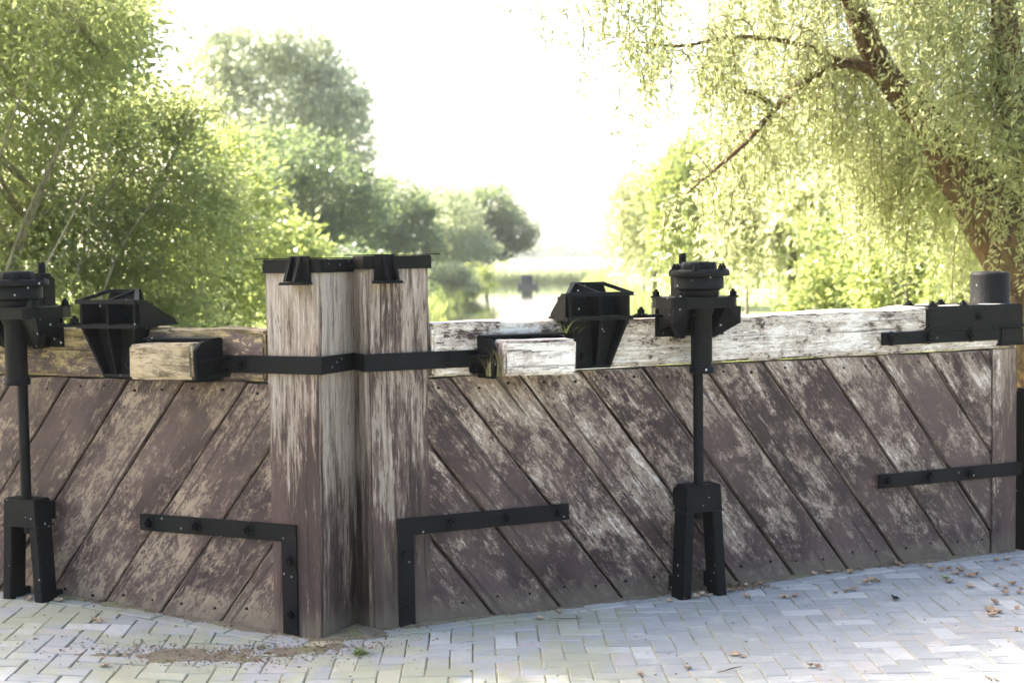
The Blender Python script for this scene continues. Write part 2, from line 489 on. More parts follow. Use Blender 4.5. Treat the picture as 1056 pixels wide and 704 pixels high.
def paddle_gear(root, sc, guide_bias):
    """rack-and-pinion sluice gear standing on the beam: saddle, drum, cap, spindle, tube, rod and foot guide"""
    ta = .135
    bm = bmesh.new()
    lathe(bm, sc, ta, [(.060, 1.155), (.060, 1.17), (.054, 1.175), (.054, 1.44), (.06, 1.45), (.066, 1.47), (.066, 1.50)])
    body = fin(bm, 'paddle_gear', IRON, root, 0, smooth=True)
    # saddle slab with rounded end lugs
    bm = bmesh.new()
    plate(bm, [(sc-.185, .0, 1.476), (sc-.19, .17, 1.476), (sc-.14, .225, 1.476), (sc+.14, .225, 1.476), (sc+.19, .17, 1.476), (sc+.185, .0, 1.476), (sc+.15, -.10, 1.476), (sc-.15, -.10, 1.476)], (0, 0, .055))
    fin(bm, 'saddle', IRON, body, .006)
    # cheek brackets under the saddle, down to the beam face
    bm = bmesh.new()
    for k in (-1, 1):
        plate(bm, [(sc+k*.19, .20, 1.478), (sc+k*.195, .19, 1.40), (sc+k*.10, .10, 1.325), (sc+k*.07, .09, 1.325), (sc+k*.08, .12, 1.40), (sc+k*.12, .20, 1.478)], (0, -.045, 0))
        plate(bm, [(sc+k*.19, .155, 1.477), (sc+k*.19, .012, 1.477), (sc+k*.19, .012, 1.37), (sc+k*.19, .13, 1.40)], (-k*.02, 0, 0))
        plate(bm, [(sc+k*.12, .20, 1.477), (sc+k*.12, .012, 1.477), (sc+k*.10, .012, 1.33), (sc+k*.10, .10, 1.33)], (-k*.02, 0, 0))
    bx(bm, sc-.20, sc+.20, .011, .03, 1.33, 1.474)
    fin(bm, 'cheek_bracket', IRON, body, .004)
    # drum with flange
    bm = bmesh.new()
    lathe(bm, sc, ta-.02, [(.095, 1.529), (.100, 1.535), (.100, 1.562), (.112, 1.57), (.124, 1.575), (.124, 1.628), (.118, 1.636)], 32)
    drum = fin(bm, 'drum', IRON, body, 0, smooth=True)
    bm = bmesh.new()
    lathe(bm, sc, ta-.02, [(.124, 1.634), (.152, 1.637), (.154, 1.642), (.154, 1.662), (.150, 1.667), (.09, 1.668)], 32)
    fin(bm, 'flange', IRON, drum, 0, smooth=True)
    bm = bmesh.new()
    lathe(bm, sc, ta-.02, [(.090, 1.667), (.090, 1.69), (.087, 1.702), (.082, 1.707), (.02, 1.71)], 12)
    fin(bm, 'gear_cap', IRON, drum, .002)
    for k in range(6):
        a = 2*math.pi*k/6+.15
        bolt(drum, sc+.134*math.cos(a), ta-.02+.134*math.sin(a), 1.667, .012, 'z', .016)
    # pinion box and spindle behind the drum
    bm = bmesh.new()
    bx(bm, sc-.02, sc+.08, -.14, -.05, 1.531, 1.672)
    lathe(bm, sc+.03, -.095, [(.050, 1.672), (.050, 1.690), (.04, 1.696)], 20)
    fin(bm, 'pinion_box', IRON, body, .006)
    bm = bmesh.new()
    lathe(bm, sc+.03, -.095, [(.020, 1.695), (.020, 1.738), (.016, 1.742)], 16)
    bx(bm, sc+.017, sc+.043, -.108, -.082, 1.738, 1.752)
    fin(bm, 'spindle', IRON, body, .002)
    for k in (-1, 1):
        for tt in (.19, -.05): bolt(body, sc+k*.155, tt, 1.531, .016, 'z', .022)
    for k in (-1, 1): bolt(body, sc+k*.06, .03, 1.36, .014)
    # collar at the foot of the tube with studs
    bm = bmesh.new()
    lathe(bm, sc, ta, [(.060, 1.146), (.064, 1.15), (.064, 1.175), (.060, 1.18)], 24)
    fin(bm, 'tube_collar', IRON, body, 0, smooth=True)
    # anchor plate with nut on the beam top
    bm = bmesh.new(); bx(bm, sc-.34, sc-.18, .02, .075, 1.432, 1.447); an = fin(bm, 'anchor_plate', IRON_CAP, body, .004)
    bolt(an, sc-.30, .05, 1.447, .017, 'z')
    # rod
    bm = bmesh.new(); lathe(bm, sc+.0, ta-.035, [(.024, .50), (.026, .52), (.026, 1.16), (.024, 1.17)], 16)
    fin(bm, 'paddle_rod', IRON, root, 0, smooth=True)
    # A-shaped foot guide
    g = sc-.0
    bm = bmesh.new()
    t0, t1 = .045, .150
    def leg(k):
        hexa(bm, [P(g+k*.080, t0, -.05), P(g+k*.140, t0, -.05), P(g+k*.138, t1, -.05), P(g+k*.080, t1, -.05),
                  P(g+k*.052, t0, .44), P(g+k*.112, t0, .44), P(g+k*.110, t1, .44), P(g+k*.052, t1, .44)])
    leg(-1); leg(1)
    guide = fin(bm, 'rod_guide', IRON, root, .006)
    bm = bmesh.new()
    hexa(bm, [P(g-.113, t0-.002, .437), P(g+.113, t0-.002, .437), P(g+.111, t1+.002, .437), P(g-.111, t1+.002, .437),
              P(g-.104, t0-.002, .575), P(g+.104, t0-.002, .575), P(g+.102, t1+.002, .575), P(g-.102, t1+.002, .575)])
    fin(bm, 'guide_head', IRON, guide, .006)
    bm = bmesh.new(); bx(bm, g-.09, g+.09, -.008, t0+.004, .46, .55); fin(bm, 'guide_mount', IRON, guide, .003)
    for k in (-1, 1):
        bm = bmesh.new(); bx(bm, g+k*.105-.015, g+k*.105+.015, -.008, t0+.004, .02, .10); fin(bm, 'mounting_lug', IRON, guide, .003)
    bm = bmesh.new(); lathe(bm, g, ta-.05, [(.025, .395), (.028, .40), (.028, .425), (.022, .44)], 10)
    fin(bm, 'rod_end', IRON_CAP, guide, .002)

def stop_block(root, s0, s1, z0, z1, mat, seed, gap):
    def warp(bm):
        c = P((s0+s1)/2, .15, (z0+z1)/2)
        bmesh.ops.rotate(bm, verts=bm.verts, cent=c, matrix=Matrix.Rotation(SG*rad(.8), 3, 'Y'))
    blk = timber('stop_block', mat, root, s0, s1, .075, .225, z0, z1, (1, 0, 0), .013, .005, seed, .05, warp)
    # iron shoe: end plate with a middle rib, and a backing channel along the top
    bm = bmesh.new()
    e = s0-gap
    plate(bm, [(e, .012, z0-.012), (e, .205, z0-.005), (e, .215, z0+.05), (e, .215, z1-.03), (e, .17, z1+.005), (e, .012, z1+.008)], (-.012, 0, 0))
    shoe = fin(bm, 'block_shoe', IRON, root, .003)
    bm = bmesh.new()
    plate(bm, [(e-.012, .012, z0+.085), (e-.012, .20, z0+.085), (e-.035, .16, z0+.085), (e-.06, .012, z0+.085)], (0, 0, .010))
    plate(bm, [(e-.012, .012, z0+.005), (e-.012, .12, z0+.005), (e-.05, .012, z0+.005)], (0, 0, .010))
    fin(bm, 'rib', IRON, shoe, .002)
    bm = bmesh.new()
    bx(bm, e-.012, s1+.01, .012, .10, z1+.011, z1+.022)
    bx(bm, e, s1+.01, .012, .070, z0+.01, z1+.006)
    fin(bm, 'backing_channel', IRON, shoe, .003)
    bolt(shoe, e-.03, .012, z0+.03, .016)

def corner_strap(root, sV, sH, z0, z1):
    """flat L-shaped iron strap let onto post and boards"""
    bm = bmesh.new()
    w = .077
    pts = [(sV, .003, -.06), (sV+w, .003, -.06), (sV+w, .003, z0), (sH, .003, z0), (sH, .003, z1), (sV, .003, z1)]
    plate(bm, pts, (0, .011, 0))
    st = fin(bm, 'corner_strap', IRON_STRAP, root, .002)
    m = (z0+z1)/2
    for s in (sH-.05, sV+(sH-sV)*.63, sV+(sH-sV)*.30): bolt(st, s, .014, m, .020)
    for z in (z0-.09, .10): bolt(st, sV+w/2, .014, z, .019)

def gate_leaf(sgn, corner, ang, pw_up, pw_lo, mats, tops, S, label, seed):
    global SG
    SG = sgn
    root = empty('lock_gate_leaf', (corner[0], corner[1], 0), ang)
    tag(root, label, 'lock gate', 'two leaves of the old lock gate')
    heel = S['end']
    # mitre post with iron cap and lifting lug
    ct = .012 if sgn > 0 else 0.0
    def lean(bm):
        for v in bm.verts:
            if sgn < 0 and abs(v.co.x) < .10 and v.co.x > -.10: v.co.x += .030*max(0, v.co.z)/1.75
            if v.co.z > 1.5: v.co.z += ct
    post = timber('mitre_post', mats['post'], root, 0, pw_up, -.34 if sgn < 0 else -.31, 0, -.12, 1.735, (0, 0, 1), S['pbev'], .004, seed, .07, lean)
    bm = bmesh.new()
    bx(bm, -.037 if sgn < 0 else -.007, pw_up+.007, -.29 if sgn < 0 else -.16, .007, 1.686+ct, 1.748+ct)
    cap = fin(bm, 'iron_cap', IRON_CAP, post, .004)
    bm = bmesh.new(); bx(bm, -.02 if sgn < 0 else .004, pw_up+.05, -.31, .010, 1.7495+ct, 1.7545+ct)
    lid = fin(bm, 'lid_plate', IRON_CAP, post, .001)
    lg = S['lug']
    bm = bmesh.new()
    plate(bm, [(lg-.05, .008, 1.645), (lg+.05, .008, 1.645), (lg+.045, .008, 1.760), (lg-.045, .008, 1.760)], (0, .014, 0))
    plate(bm, [(lg-.012, .02, 1.65), (lg-.012, .085, 1.65), (lg-.012, .03, 1.757), (lg-.012, .02, 1.757)], (.012, 0, 0))
    plate(bm, [(lg+.035, .02, 1.65), (lg+.035, .085, 1.65), (lg+.035, .03, 1.757), (lg+.035, .02, 1.757)], (.012, 0, 0))
    bx(bm, lg-.06, lg+.06, .008, .105, 1.632, 1.645)
    fin(bm, 'lifting_lug', IRON_CAP, post, .003)
    # strap round the mitre post
    bm = bmesh.new()
    e0 = -.026 if sgn < 0 else 0.0
    bx(bm, e0-.011, S['strap_end'], .0065, .016, 1.222, 1.304)
    bx(bm, e0-.012, e0-.004, -.30 if sgn < 0 else -.185, .0155, 1.2225, 1.3035)
    st = fin(bm, 'post_strap', IRON_STRAP, root, .003)
    bolt(st, S['strap_end']-.15, .016, 1.262, .02)
    # beam
    def rot_beam(bm):
        for v in bm.verts:
            if S['rot'] > 0 and v.co.z > 1.36:
                s = abs(v.co.x); k = noise.noise(Vector((s*3.1, v.co.y*4, seed)))
                v.co.z -= S['rot']*max(0, k+.15)
                if v.co.y < -.0: v.co.y += S['rot']*1.2*max(0, noise.noise(Vector((s*4.3+9, v.co.z*14, seed))))
            v.co.z += .010*math.sin(v.co.x*1.9+seed)*(v.co.z > 1.3)
    timber('top_beam', mats['beam'], root, pw_up+.004, heel-.02, -.29, .008, 1.183, S['beam_z'], (1, 0, 0), .012, .005, seed+3, .06, rot_beam)
    # lower face of the post is a little wider than its head on one leaf: facing board
    plank_panel(root, mats['plank'], tops, pw_lo, heel-.20, -.12, 1.172, S['slope'], -.006, seed)
    if pw_lo < pw_up:
        pass
    # heel post with cover strip
    timber('heel_post', mats['heel'], root, heel-.195, heel, -.30, .0, -.12, 1.20, (0, 0, 1), .02, .004, seed+5)
    bm = bmesh.new(); bx(bm, heel-.205, heel-.135, .003, .010, -.1, 1.178)
    fin(bm, 'cover_strip', mats['plank'], root, .003, (0, 0, 1))
    # heel collar, straps and pivot
    bm = bmesh.new()
    bx(bm, heel-.69, heel+.01, -.33, .026, 1.305, 1.436)
    bx(bm, heel-.17, heel+.012, -.332, .028, 1.20, 1.309)
    hc = fin(bm, 'heel_collar', IRON_CAP, root, .012, seg=3)
    bm = bmesh.new(); bx(bm, heel-1.0, heel-.168, .009, .022, 1.232, 1.302)
    hs = fin(bm, 'collar_strap', IRON_STRAP, root, .002)
    for s in (-.94, -.68, -.38): bolt(hs, heel+s, .022, 1.267, .021)
    bolt(hc, heel-.32, .026, 1.372, .016)
    for s, t in ((-.62, -.02), (-.50, -.10), (-.40, -.02), (-.62, -.22), (-.40, -.2)): bolt(hc, heel+s, t, 1.436, .018, 'z', .014)
    bm = bmesh.new()
    lathe(bm, heel-.085, -.15, [(.114, 1.43), (.114, 1.44), (.111, 1.445), (.111, 1.60), (.108, 1.612), (.098, 1.62), (.04, 1.623)], 40)
    fin(bm, 'pivot_pin', IRON_CAP, root, 0, smooth=True)
    bm = bmesh.new(); bx(bm, heel-1.02, heel+.008, .011, .022, .443, .519)
    lb = fin(bm, 'hinge_strap', IRON_STRAP, root, .002)
    for s in (-.96, -.67, -.38): bolt(lb, heel+s, .022, .481, .021)
    corner_strap(root, S['cs_v'], S['cs_h'], .440, .517)
    walkway_bracket(root, S['brk'], S['brk_t'], S['stay'])
    stop_block(root, S['blk'][0], S['blk'][1], S['blk'][2], S['blk'][3], mats['block'], seed+8, S['gap'])
    paddle_gear(root, S['gear'], 0)
    return root

cL, cR = on_ground(333, 657), on_ground(383, 650)
ANG = rad(24)
wl = dict(
    post=wood_mat('left_post_wood', -.05, .30, 1.05, .40, .30, bareA=(.215, .170, .135), bareB=(.46, .41, .37), side=.20, us=.20, sk=.48),
    beam=wood_mat('left_beam_wood', .085, .55, 1.3, .35, .25, bareA=(.36, .27, .15), bareB=(.60, .52, .38), lichen=.6, moss=.15),
    plank=wood_mat('left_plank_wood', -.02, -.07, .6, .12, .22, bareA=(.225, .170, .122), bareB=(.36, .29, .23), soft=.2, ik=.08),
    heel=wood_mat('left_heel_wood', .05, .1, .6, .3, us=.2),
    block=wood_mat('left_block_wood', .40, 0, 1, .5, .3, bareA=(.30, .215, .13), bareB=(.58, .50, .38), lichen=.4, us=.4))
wr = dict(
    post=wood_mat('right_post_wood', .0, .20, 1.0, .40, .30, bareA=(.225, .180, .145), bareB=(.47, .41, .36), us=.20, sk=.48, green=.35),
    beam=wood_mat('right_beam_wood', .135, .25, 1.3, .9, .20, bareA=(.42, .35, .28), bareB=(.74, .68, .60), crack=.3),
    plank=wood_mat('right_plank_wood', -.015, .10, .62, .75, .30, bareA=(.235, .178, .135), bareB=(.60, .52, .45)),
    heel=wood_mat('right_heel_wood', .0, .45, .8, .55, .3, us=.2),
    block=wood_mat('right_block_wood', .17, 0, 1, .9, .15, bareA=(.40, .33, .28), bareB=(.74, .68, .60), crack=.3, ik=0))
leafL = gate_leaf(-1, cL, -ANG, .275, .262, wl, [-.69, -.33, .03, .394, .755, 1.085, 1.453, 1.81, 2.17, 2.53, 2.89, 3.25, 3.61, 4.0],
    dict(end=3.96, pbev=.012, lug=.068, stay=.20, strap_end=.56, rot=.035, beam_z=1.415, slope=1.27, cs_v=.128, cs_h=1.02, brk=1.09, brk_t=-1, blk=(.53, .895, 1.20, 1.365), gap=.008, gear=1.655),
    'lock gate leaf with beige peeling boards and yellowish rotten beam, left of the meeting posts', 3)
leafR = gate_leaf(1, cR, ANG, .325, .27, wr, [-.65, -.29, .07, .428, .789, 1.129, 1.482, 1.835, 2.203, 2.576, 2.938, 3.294, 3.677, 4.05],
    dict(end=3.96, pbev=.022, lug=.095, stay=.10, strap_end=.56, rot=.018, beam_z=1.428, slope=1.27, cs_v=.138, cs_h=1.035, brk=1.165, brk_t=-1, blk=(.605, .985, 1.185, 1.352), gap=.035, gear=1.735),
    'lock gate leaf with white weathered beam and a round black pivot at its right end', 7)
SG = 1
# ------------------------------------------------------------------ pavement
dR = Vector((math.cos(ANG), math.sin(ANG), 0)); nR = Vector((math.sin(ANG), -math.cos(ANG), 0))
dL = Vector((-math.cos(ANG), math.sin(ANG), 0)); nL = Vector((-math.sin(ANG), -math.cos(ANG), 0))
def sm(x, a, b):
    k = min(1, max(0, (x-a)/(b-a))); return k*k*(3-2*k)
def pav_z(x, y):
    z = .060*sm(-x, 1.1, 2.4)
    z += .010*noise.noise(Vector((x*.8, y*.8, 3))) + .004*noise.noise(Vector((x*2.6, y*2.6, 9)))
    # sunk, silted spot on the left
    z -= .018*math.exp(-(((x+1.35)/.55)**2+((y-6.35)/.22)**2))
    return z

def grid_mesh(name, x0, x1, y0, y1, nx, ny, zf):
    X = np.linspace(x0, x1, nx+1); Y = np.linspace(y0, y1, ny+1)
    v = [(x, y, zf(x, y)) for y in Y for x in X]
    f = [(j*(nx+1)+i, j*(nx+1)+i+1, (j+1)*(nx+1)+i+1, (j+1)*(nx+1)+i) for j in range(ny) for i in range(nx)]
    me = bpy.data.meshes.new(name); me.from_pydata(v, [], f)
    for p in me.polygons: p.use_smooth = True
    return me

bed = link_mesh('paving_bed', grid_mesh('paving_bed', -5.6, 6.2, 1.8, 9.4, 150, 100, lambda x, y: pav_z(x, y)-.0050 + .004*noise.noise(Vector((x*5, y*5, 1)))), bed_mat())
tag(bed, kind='structure')

bm = bmesh.new()
r = random.Random(5)
def add_paver(poly):
    poly = inset(poly, .0022)
    if len(poly) < 3: return
    cx = sum(p[0] for p in poly)/len(poly); cy = sum(p[1] for p in poly)/len(poly)
    dz = r.uniform(-.0022, .0022); tx, ty = r.uniform(-.012, .012), r.uniform(-.012, .012)
    yaw = r.uniform(-.012, .012); ox, oy = r.uniform(-.001, .001), r.uniform(-.001, .001)
    def tr(p):
        x, y = p[0]-cx, p[1]-cy
        return (cx+x-yaw*y+ox, cy+y+yaw*x+oy)
    q = [tr(p) for p in poly]; inn = inset(q, .0045)
    if len(inn) != len(q): inn = [(cx+(p[0]-cx)*.92, cy+(p[1]-cy)*.92) for p in q]
    Z = lambda p, d: pav_z(p[0], p[1])+dz+tx*(p[0]-cx)+ty*(p[1]-cy)-d
    A = [bm.verts.new((p[0], p[1], Z(p, .035))) for p in q]
    B = [bm.verts.new((p[0], p[1], Z(p, .0045))) for p in q]
    Cc = [bm.verts.new((p[0], p[1], Z(p, 0))) for p in inn]
    n = len(q)
    if sum(q[i][0]*q[(i+1) % n][1]-q[(i+1) % n][0]*q[i][1] for i in range(n)) < 0:
        A, B, Cc = A[::-1], B[::-1], Cc[::-1]
    for U_, V_ in ((A, B), (B, Cc)):
        for i in range(n): bm.faces.new([U_[i], U_[(i+1) % n], V_[(i+1) % n], V_[i]])
    bm.faces.new(Cc)
u = .1005
YAW = rad(1.5); cyw, syw = math.cos(YAW), math.sin(YAW)
def wpt(a, b): return (a*u*cyw - b*u*syw - .03, a*u*syw + b*u*cyw + .04)
BORD = .122
def in_front(poly):
    cx = sum(p[0] for p in poly)/4
    if cx > cR.x-.05: n, c = nR, cR
    elif cx < cL.x+.05: n, c = nL, cL
    else: return clip_poly(poly, (0, 1), cL.y-.02)
    # keep n.p >= n.c + BORD
    return clip_poly(poly, (-n.x, -n.y), -(n.x*c.x+n.y*c.y+BORD))
for i in range(-55, 60):
    for j in range(16, 97):
        k = (i-j) % 4
        if k == 0: quad = [(i, j), (i+2, j), (i+2, j+1), (i, j+1)]
        elif k == 3: quad = [(i, j), (i+1, j), (i+1, j+2), (i, j+2)]
        else: continue
        poly = [wpt(*p) for p in quad]
        c = poly[0]
        if abs(c[0]) > 5.4 or c[1] < 2.0: continue
        poly = in_front(poly)
        if len(poly) >= 3: add_paver(poly)
# edging course along the foot of each leaf
for cc, d, n in ((cR, dR, nR), (cL, dL, nL)):
    s = .05
    while s < 4.1:
        L = .21
        pts = [cc+d*(s+a)+n*b for a, b in ((0, .012), (L, .012), (L, .117), (0, .117))]
        add_paver([(p.x, p.y) for p in pts]); s += L
me = bpy.data.meshes.new('pavement'); bm.to_mesh(me); bm.free()
tag(link_mesh('pavement', me, paver_mat()), kind='structure')

# soil silted into the corner of the posts and over the sunk pavers
def soil_patch(name, outline_c, rx, ry, rot, h, seed, n=40):
    v, f = [], []
    for j in range(n+1):
        for i in range(n+1):
            a, b = -1.35+2.7*i/n, -1.35+2.7*j/n
            x = outline_c[0]+a*rx*math.cos(rot)-b*ry*math.sin(rot); y = outline_c[1]+a*rx*math.sin(rot)+b*ry*math.cos(rot)
            k = 1-(a*a+b*b) + .75*noise.noise(Vector((x*5, y*5, seed))) + .55*noise.noise(Vector((x*15, y*15, seed)))
            z = pav_z(x, y) - .0065 + h*min(1, max(-.6, k)) + .005*noise.noise(Vector((x*11, y*11, seed))) + .004*noise.noise(Vector((x*37, y*37, seed)))
            v.append((x, y, z))
    for j in range(n):
        for i in range(n): f.append((j*(n+1)+i, j*(n+1)+i+1, (j+1)*(n+1)+i+1, (j+1)*(n+1)+i))
    me = bpy.data.meshes.new(name); me.from_pydata(v, [], f)
    o = link_mesh(name, me, SOIL, None, True); tag(o, kind='stuff'); return o
SOIL = soil_mat()
p = on_ground(205, 676); soil_patch('silt', p, .50, .15, rad(9), .0125, 1, 110)
p = on_ground(350, 652); soil_patch('silt', p, .24, .11, rad(8), .018, 2, 50)
p = on_ground(300, 668); soil_patch('silt', p, .36, .085, rad(10), .0115, 3, 70)
for cc, d, n, sd in ((cR, dR, nR, 4), (cL, dL, nL, 5)):
    for k in range(4):
        q = cc+d*(.45+.95*k)+n*.0; soil_patch('silt', q, .55, .045, math.atan2(d.y, d.x), .017, sd*10+k, 46)

# ------------------------------------------------------------------ litter
def leaf_mesh(seed, L=.05, curl=1.0):
    rr = random.Random(seed); n = 7; v, f = [], []
    W = L*rr.uniform(.30, .48)
    for i in range(n+1):
        k = i/n; w = W*math.sin(math.pi*min(1, k*.94+.05))**.8*(1+.16*(i % 2))
        zc = curl*L*(.30*(k-.5)**2*4*.5 + .05*rr.uniform(-1, 1)); 
        for sgn, dz in ((-1, curl*L*.16), (0, 0), (1, curl*L*.16*rr.uniform(.4, 1.5))):
            v.append(((k-.5)*L, sgn*w, zc+dz*w/W+.003))
    for i in range(n):
        for j in range(2): f.append((i*3+j, i*3+j+1, i*3+j+4, i*3+j+3))
    me = bpy.data.meshes.new('fallen_leaf'); me.from_pydata(v, [], f)
    return me
DRY = dry_leaf_mat('dry_leaf', (.21, .135, .085), (.40, .29, .19))
DARKLEAF = dry_leaf_mat('dark_leaf', (.02, .016, .014), (.03, .025, .02))
GREENLEAF = dry_leaf_mat('green_leaf', (.20, .26, .08), (.25, .30, .12))
lm = [leaf_mesh(i, .042, 1.0+.15*i) for i in range(7)]
spots = []
for px, py in [(757, 603), (748, 606), (764, 608), (755, 610), (770, 604), (742, 609), (778, 599), (760, 598), (732, 614), (724, 613), (718, 616), (785, 603), (798, 594), (806, 590), (812, 592), (821, 592),
               (888, 589), (877, 592), (899, 599), (905, 601), (894, 603), (862, 612), (873, 611), (880, 609), (950, 584), (958, 586), (970, 589), (978, 588), (985, 592), (995, 594), (1002, 595), (1008, 593), (1013, 598), (990, 590),
               (1030, 587), (1046, 582), (1028, 604), (1036, 606), (1044, 603), (1052, 607), (1025, 622), (1036, 612), (1030, 632), (1024, 635), (1020, 630), (1049, 650), (1052, 612), (1049, 628), (1000, 606), (980, 601),
               (1012, 580), (1027, 578), (1040, 577), (925, 583), (931, 585), (840, 594), (855, 592), (706, 617), (690, 619), (820, 615), (808, 616), (770, 615),
               (64, 624), (72, 626), (52, 630), (45, 628), (85, 629), (95, 627), (113, 628), (5, 622), (14, 626), (30, 631), (104, 632), (128, 632), (142, 634), (105, 651), (98, 652), (107, 694), (112, 693), (60, 633), (150, 634), (20, 619),
               (836, 688), (843, 690), (758, 676), (765, 678), (710, 690), (1018, 700), (1026, 702), (660, 697), (575, 632), (556, 638)]:
    spots.append((px, py))
for i, (px, py) in enumerate(spots):
    p = on_ground(px, py)
    o = bpy.data.objects.new('fallen_leaf', lm[i % 7]); COL.objects.link(o)
    if not lm[i % 7].materials: lm[i % 7].materials.append(DRY)
    k = rnd.uniform(.65, 1.35) if py < 690 else .8
    o.scale = (k, k, k); o.location = (p.x, p.y, pav_z(p.x, p.y)+.002)
    o.rotation_euler = (rnd.uniform(-.35, .35), rnd.uniform(-.25, .25), rnd.uniform(0, 6.3))
    tag(o, 'small dry curled brown leaf fallen on the grey paving', 'fallen leaf', 'dry brown leaves on the paving')
for px, py, mt, nm, k in ((922, 618, DARKLEAF, 'almost black shrivelled leaf lying alone on the grey paving', 1.0), (974, 598, GREENLEAF, 'pale green leaf among the brown ones near the gate foot', 1.2)):
    p = on_ground(px, py); me = leaf_mesh(77+px, .055, 1.4); o = link_mesh('fallen_leaf', me, mt)
    o.location = (p.x, p.y, pav_z(p.x, p.y)+.003); o.rotation_euler = (.3, .2, .9); o.scale = (k, k, k)
    tag(o, nm, 'fallen leaf')
g = np.random.default_rng(31)
pos, dr = [], []
for cc, d, n, N in ((cR, dR, nR, 620), (cL, dL, nL, 420)):
    for _ in range(N):
        sx = g.uniform(0, 3.9)
        if noise.noise(Vector((sx*2.1, N*.01, 3))) < -.12 and g.uniform() < .8: continue
        q = cc+d*sx+n*(.006+abs(g.normal())*.028); pos.append((q.x, q.y, pav_z(q.x, q.y)+.003+g.uniform(0, .004)))
        dr.append((g.normal(), g.normal(), g.normal()*.25))
for _ in range(420):
    a = g.uniform(0, 6.28); q = on_ground(758, 605); rr_ = abs(g.normal())
    pos.append((q.x+.13*rr_*math.cos(a), q.y+.05*rr_*math.sin(a), pav_z(q.x, q.y)+.004)); dr.append((g.normal(), g.normal(), .3*g.normal()))
for px_, py_, sx_, sy_, N in ((205, 676, .34, .10, 900), (300, 667, .26, .06, 420), (350, 654, .16, .06, 260)):
    q = on_ground(px_, py_)
    for _ in range(N):
        x_, y_ = q.x+g.normal()*sx_, q.y+g.normal()*sy_
        if (x_-cL.x)*nL.x+(y_-cL.y)*nL.y < .01 and x_ < cL.x: continue
        pos.append((x_, y_, pav_z(x_, y_)+.003)); dr.append((g.normal(), g.normal(), .5*g.normal()))
for _ in range(260):
    q = on_ground(g.uniform(0, 1056), g.uniform(590, 704)); pos.append((q.x, q.y, pav_z(q.x, q.y)+.003)); dr.append((g.normal(), g.normal(), .1*g.normal()))
def tube_mesh(bm, pts, rads, n=8, wob=0.0, seed=0):
    rings = []
    for i, q in enumerate(pts):
        q = Vector(q); a = Vector(pts[max(0, i-1)]); b = Vector(pts[min(len(pts)-1, i+1)])
        d = (b-a).normalized(); x = d.cross(Vector((0.31, .17, .93))).normalized(); y = d.cross(x)
        ring = []
        for k in range(n):
            t = 2*math.pi*k/n; c = x*math.cos(t)+y*math.sin(t)
            rr = rads[i]*(1+wob*noise.noise(Vector((c.x*1.7+seed, c.y*1.7+q.z*2.2, c.z*1.7+q.x*2))))
            ring.append(bm.verts.new(q+c*rr))
        rings.append(ring)
    for A, B in zip(rings, rings[1:]):
        for k in range(n): bm.faces.new([A[k], A[(k+1) % n], B[(k+1) % n], B[k]])
    bm.faces.new(rings[-1]); bm.faces.new(rings[0][::-1])
def smooth_path(pts, k=4):
    out = []
    P_ = [Vector(p) for p in pts]
    for i in range(len(P_)-1):
        p0 = P_[max(0, i-1)]; p1 = P_[i]; p2 = P_[i+1]; p3 = P_[min(len(P_)-1, i+2)]
        for j in range(k):
            t = j/k
            out.append(.5*((2*p1)+(p2-p0)*t+(2*p0-5*p1+4*p2-p3)*t*t+(3*p1-p0-3*p2+p3)*t**3))
    out.append(P_[-1]); return out
TWIG = plain('twig', (.10, .075, .05))
def twig(px, py, L, a, label):
    p = on_ground(px, py); bm = bmesh.new()
    pts = [(p.x+L*(k-.5)*math.cos(a)+.012*math.sin(k*7), p.y+L*(k-.5)*math.sin(a)+.014*math.cos(k*5), pav_z(p.x, p.y)+.006+.006*math.sin(k*3)) for k in (0, .2, .4, .6, .8, 1)]
    tube_mesh(bm, pts, [.0015, .0022, .0026, .0028, .0025, .0012], 6)
    me = bpy.data.meshes.new('twig'); bm.to_mesh(me); bm.free()
    tag(link_mesh('twig', me, TWIG), label, 'twig')
twig(582, 639, .15, .1, 'thin dark twig lying near the foot of the right gate leaf')
twig(752, 692, .14, .7, 'crooked twig on the paving at the bottom edge of the photo')

# ------------------------------------------------------------------ leaf clouds
def leaf_cloud(name, pos, dirs, L, W, mat, parent, seed, tone=None, fold=.25):
    """one mesh of many separate pointed leaves: pos (N,3) leaf bases, dirs (N,3) leaf axes"""
    g = np.random.default_rng(seed); N = len(pos)
    d = dirs/np.maximum(1e-9, np.linalg.norm(dirs, axis=1, keepdims=True))
    rv = g.normal(size=(N, 3)); side = np.cross(d, rv); side /= np.maximum(1e-9, np.linalg.norm(side, axis=1, keepdims=True))
    up = np.cross(side, d)
    k = g.uniform(.65, 1.3, (N, 1)); l = L*k; w = W*k*g.uniform(.8, 1.2, (N, 1))
    v = np.empty((N, 4, 3))
    v[:, 0] = pos
    v[:, 1] = pos + d*l*.42 + side*w*.5 + up*w*fold
    v[:, 2] = pos + d*l - up*l*.10
    v[:, 3] = pos + d*l*.42 - side*w*.5 + up*w*fold
    me = bpy.data.meshes.new(name)
    me.vertices.add(N*4); me.vertices.foreach_set('co', v.reshape(-1))
    me.loops.add(N*4); me.loops.foreach_set('vertex_index', np.arange(N*4, dtype=np.int32))
    me.polygons.add(N); me.polygons.foreach_set('loop_start', np.arange(0, N*4, 4, dtype=np.int32))
    me.polygons.foreach_set('loop_total', np.full(N, 4, dtype=np.int32))
    if tone is not None:
        at_ = me.attributes.new('tone', 'FLOAT', 'POINT'); at_.data.foreach_set('value', np.repeat(tone, 4).astype(np.float32))
    me.update(calc_edges=True)
    return link_mesh(name, me, mat, parent)

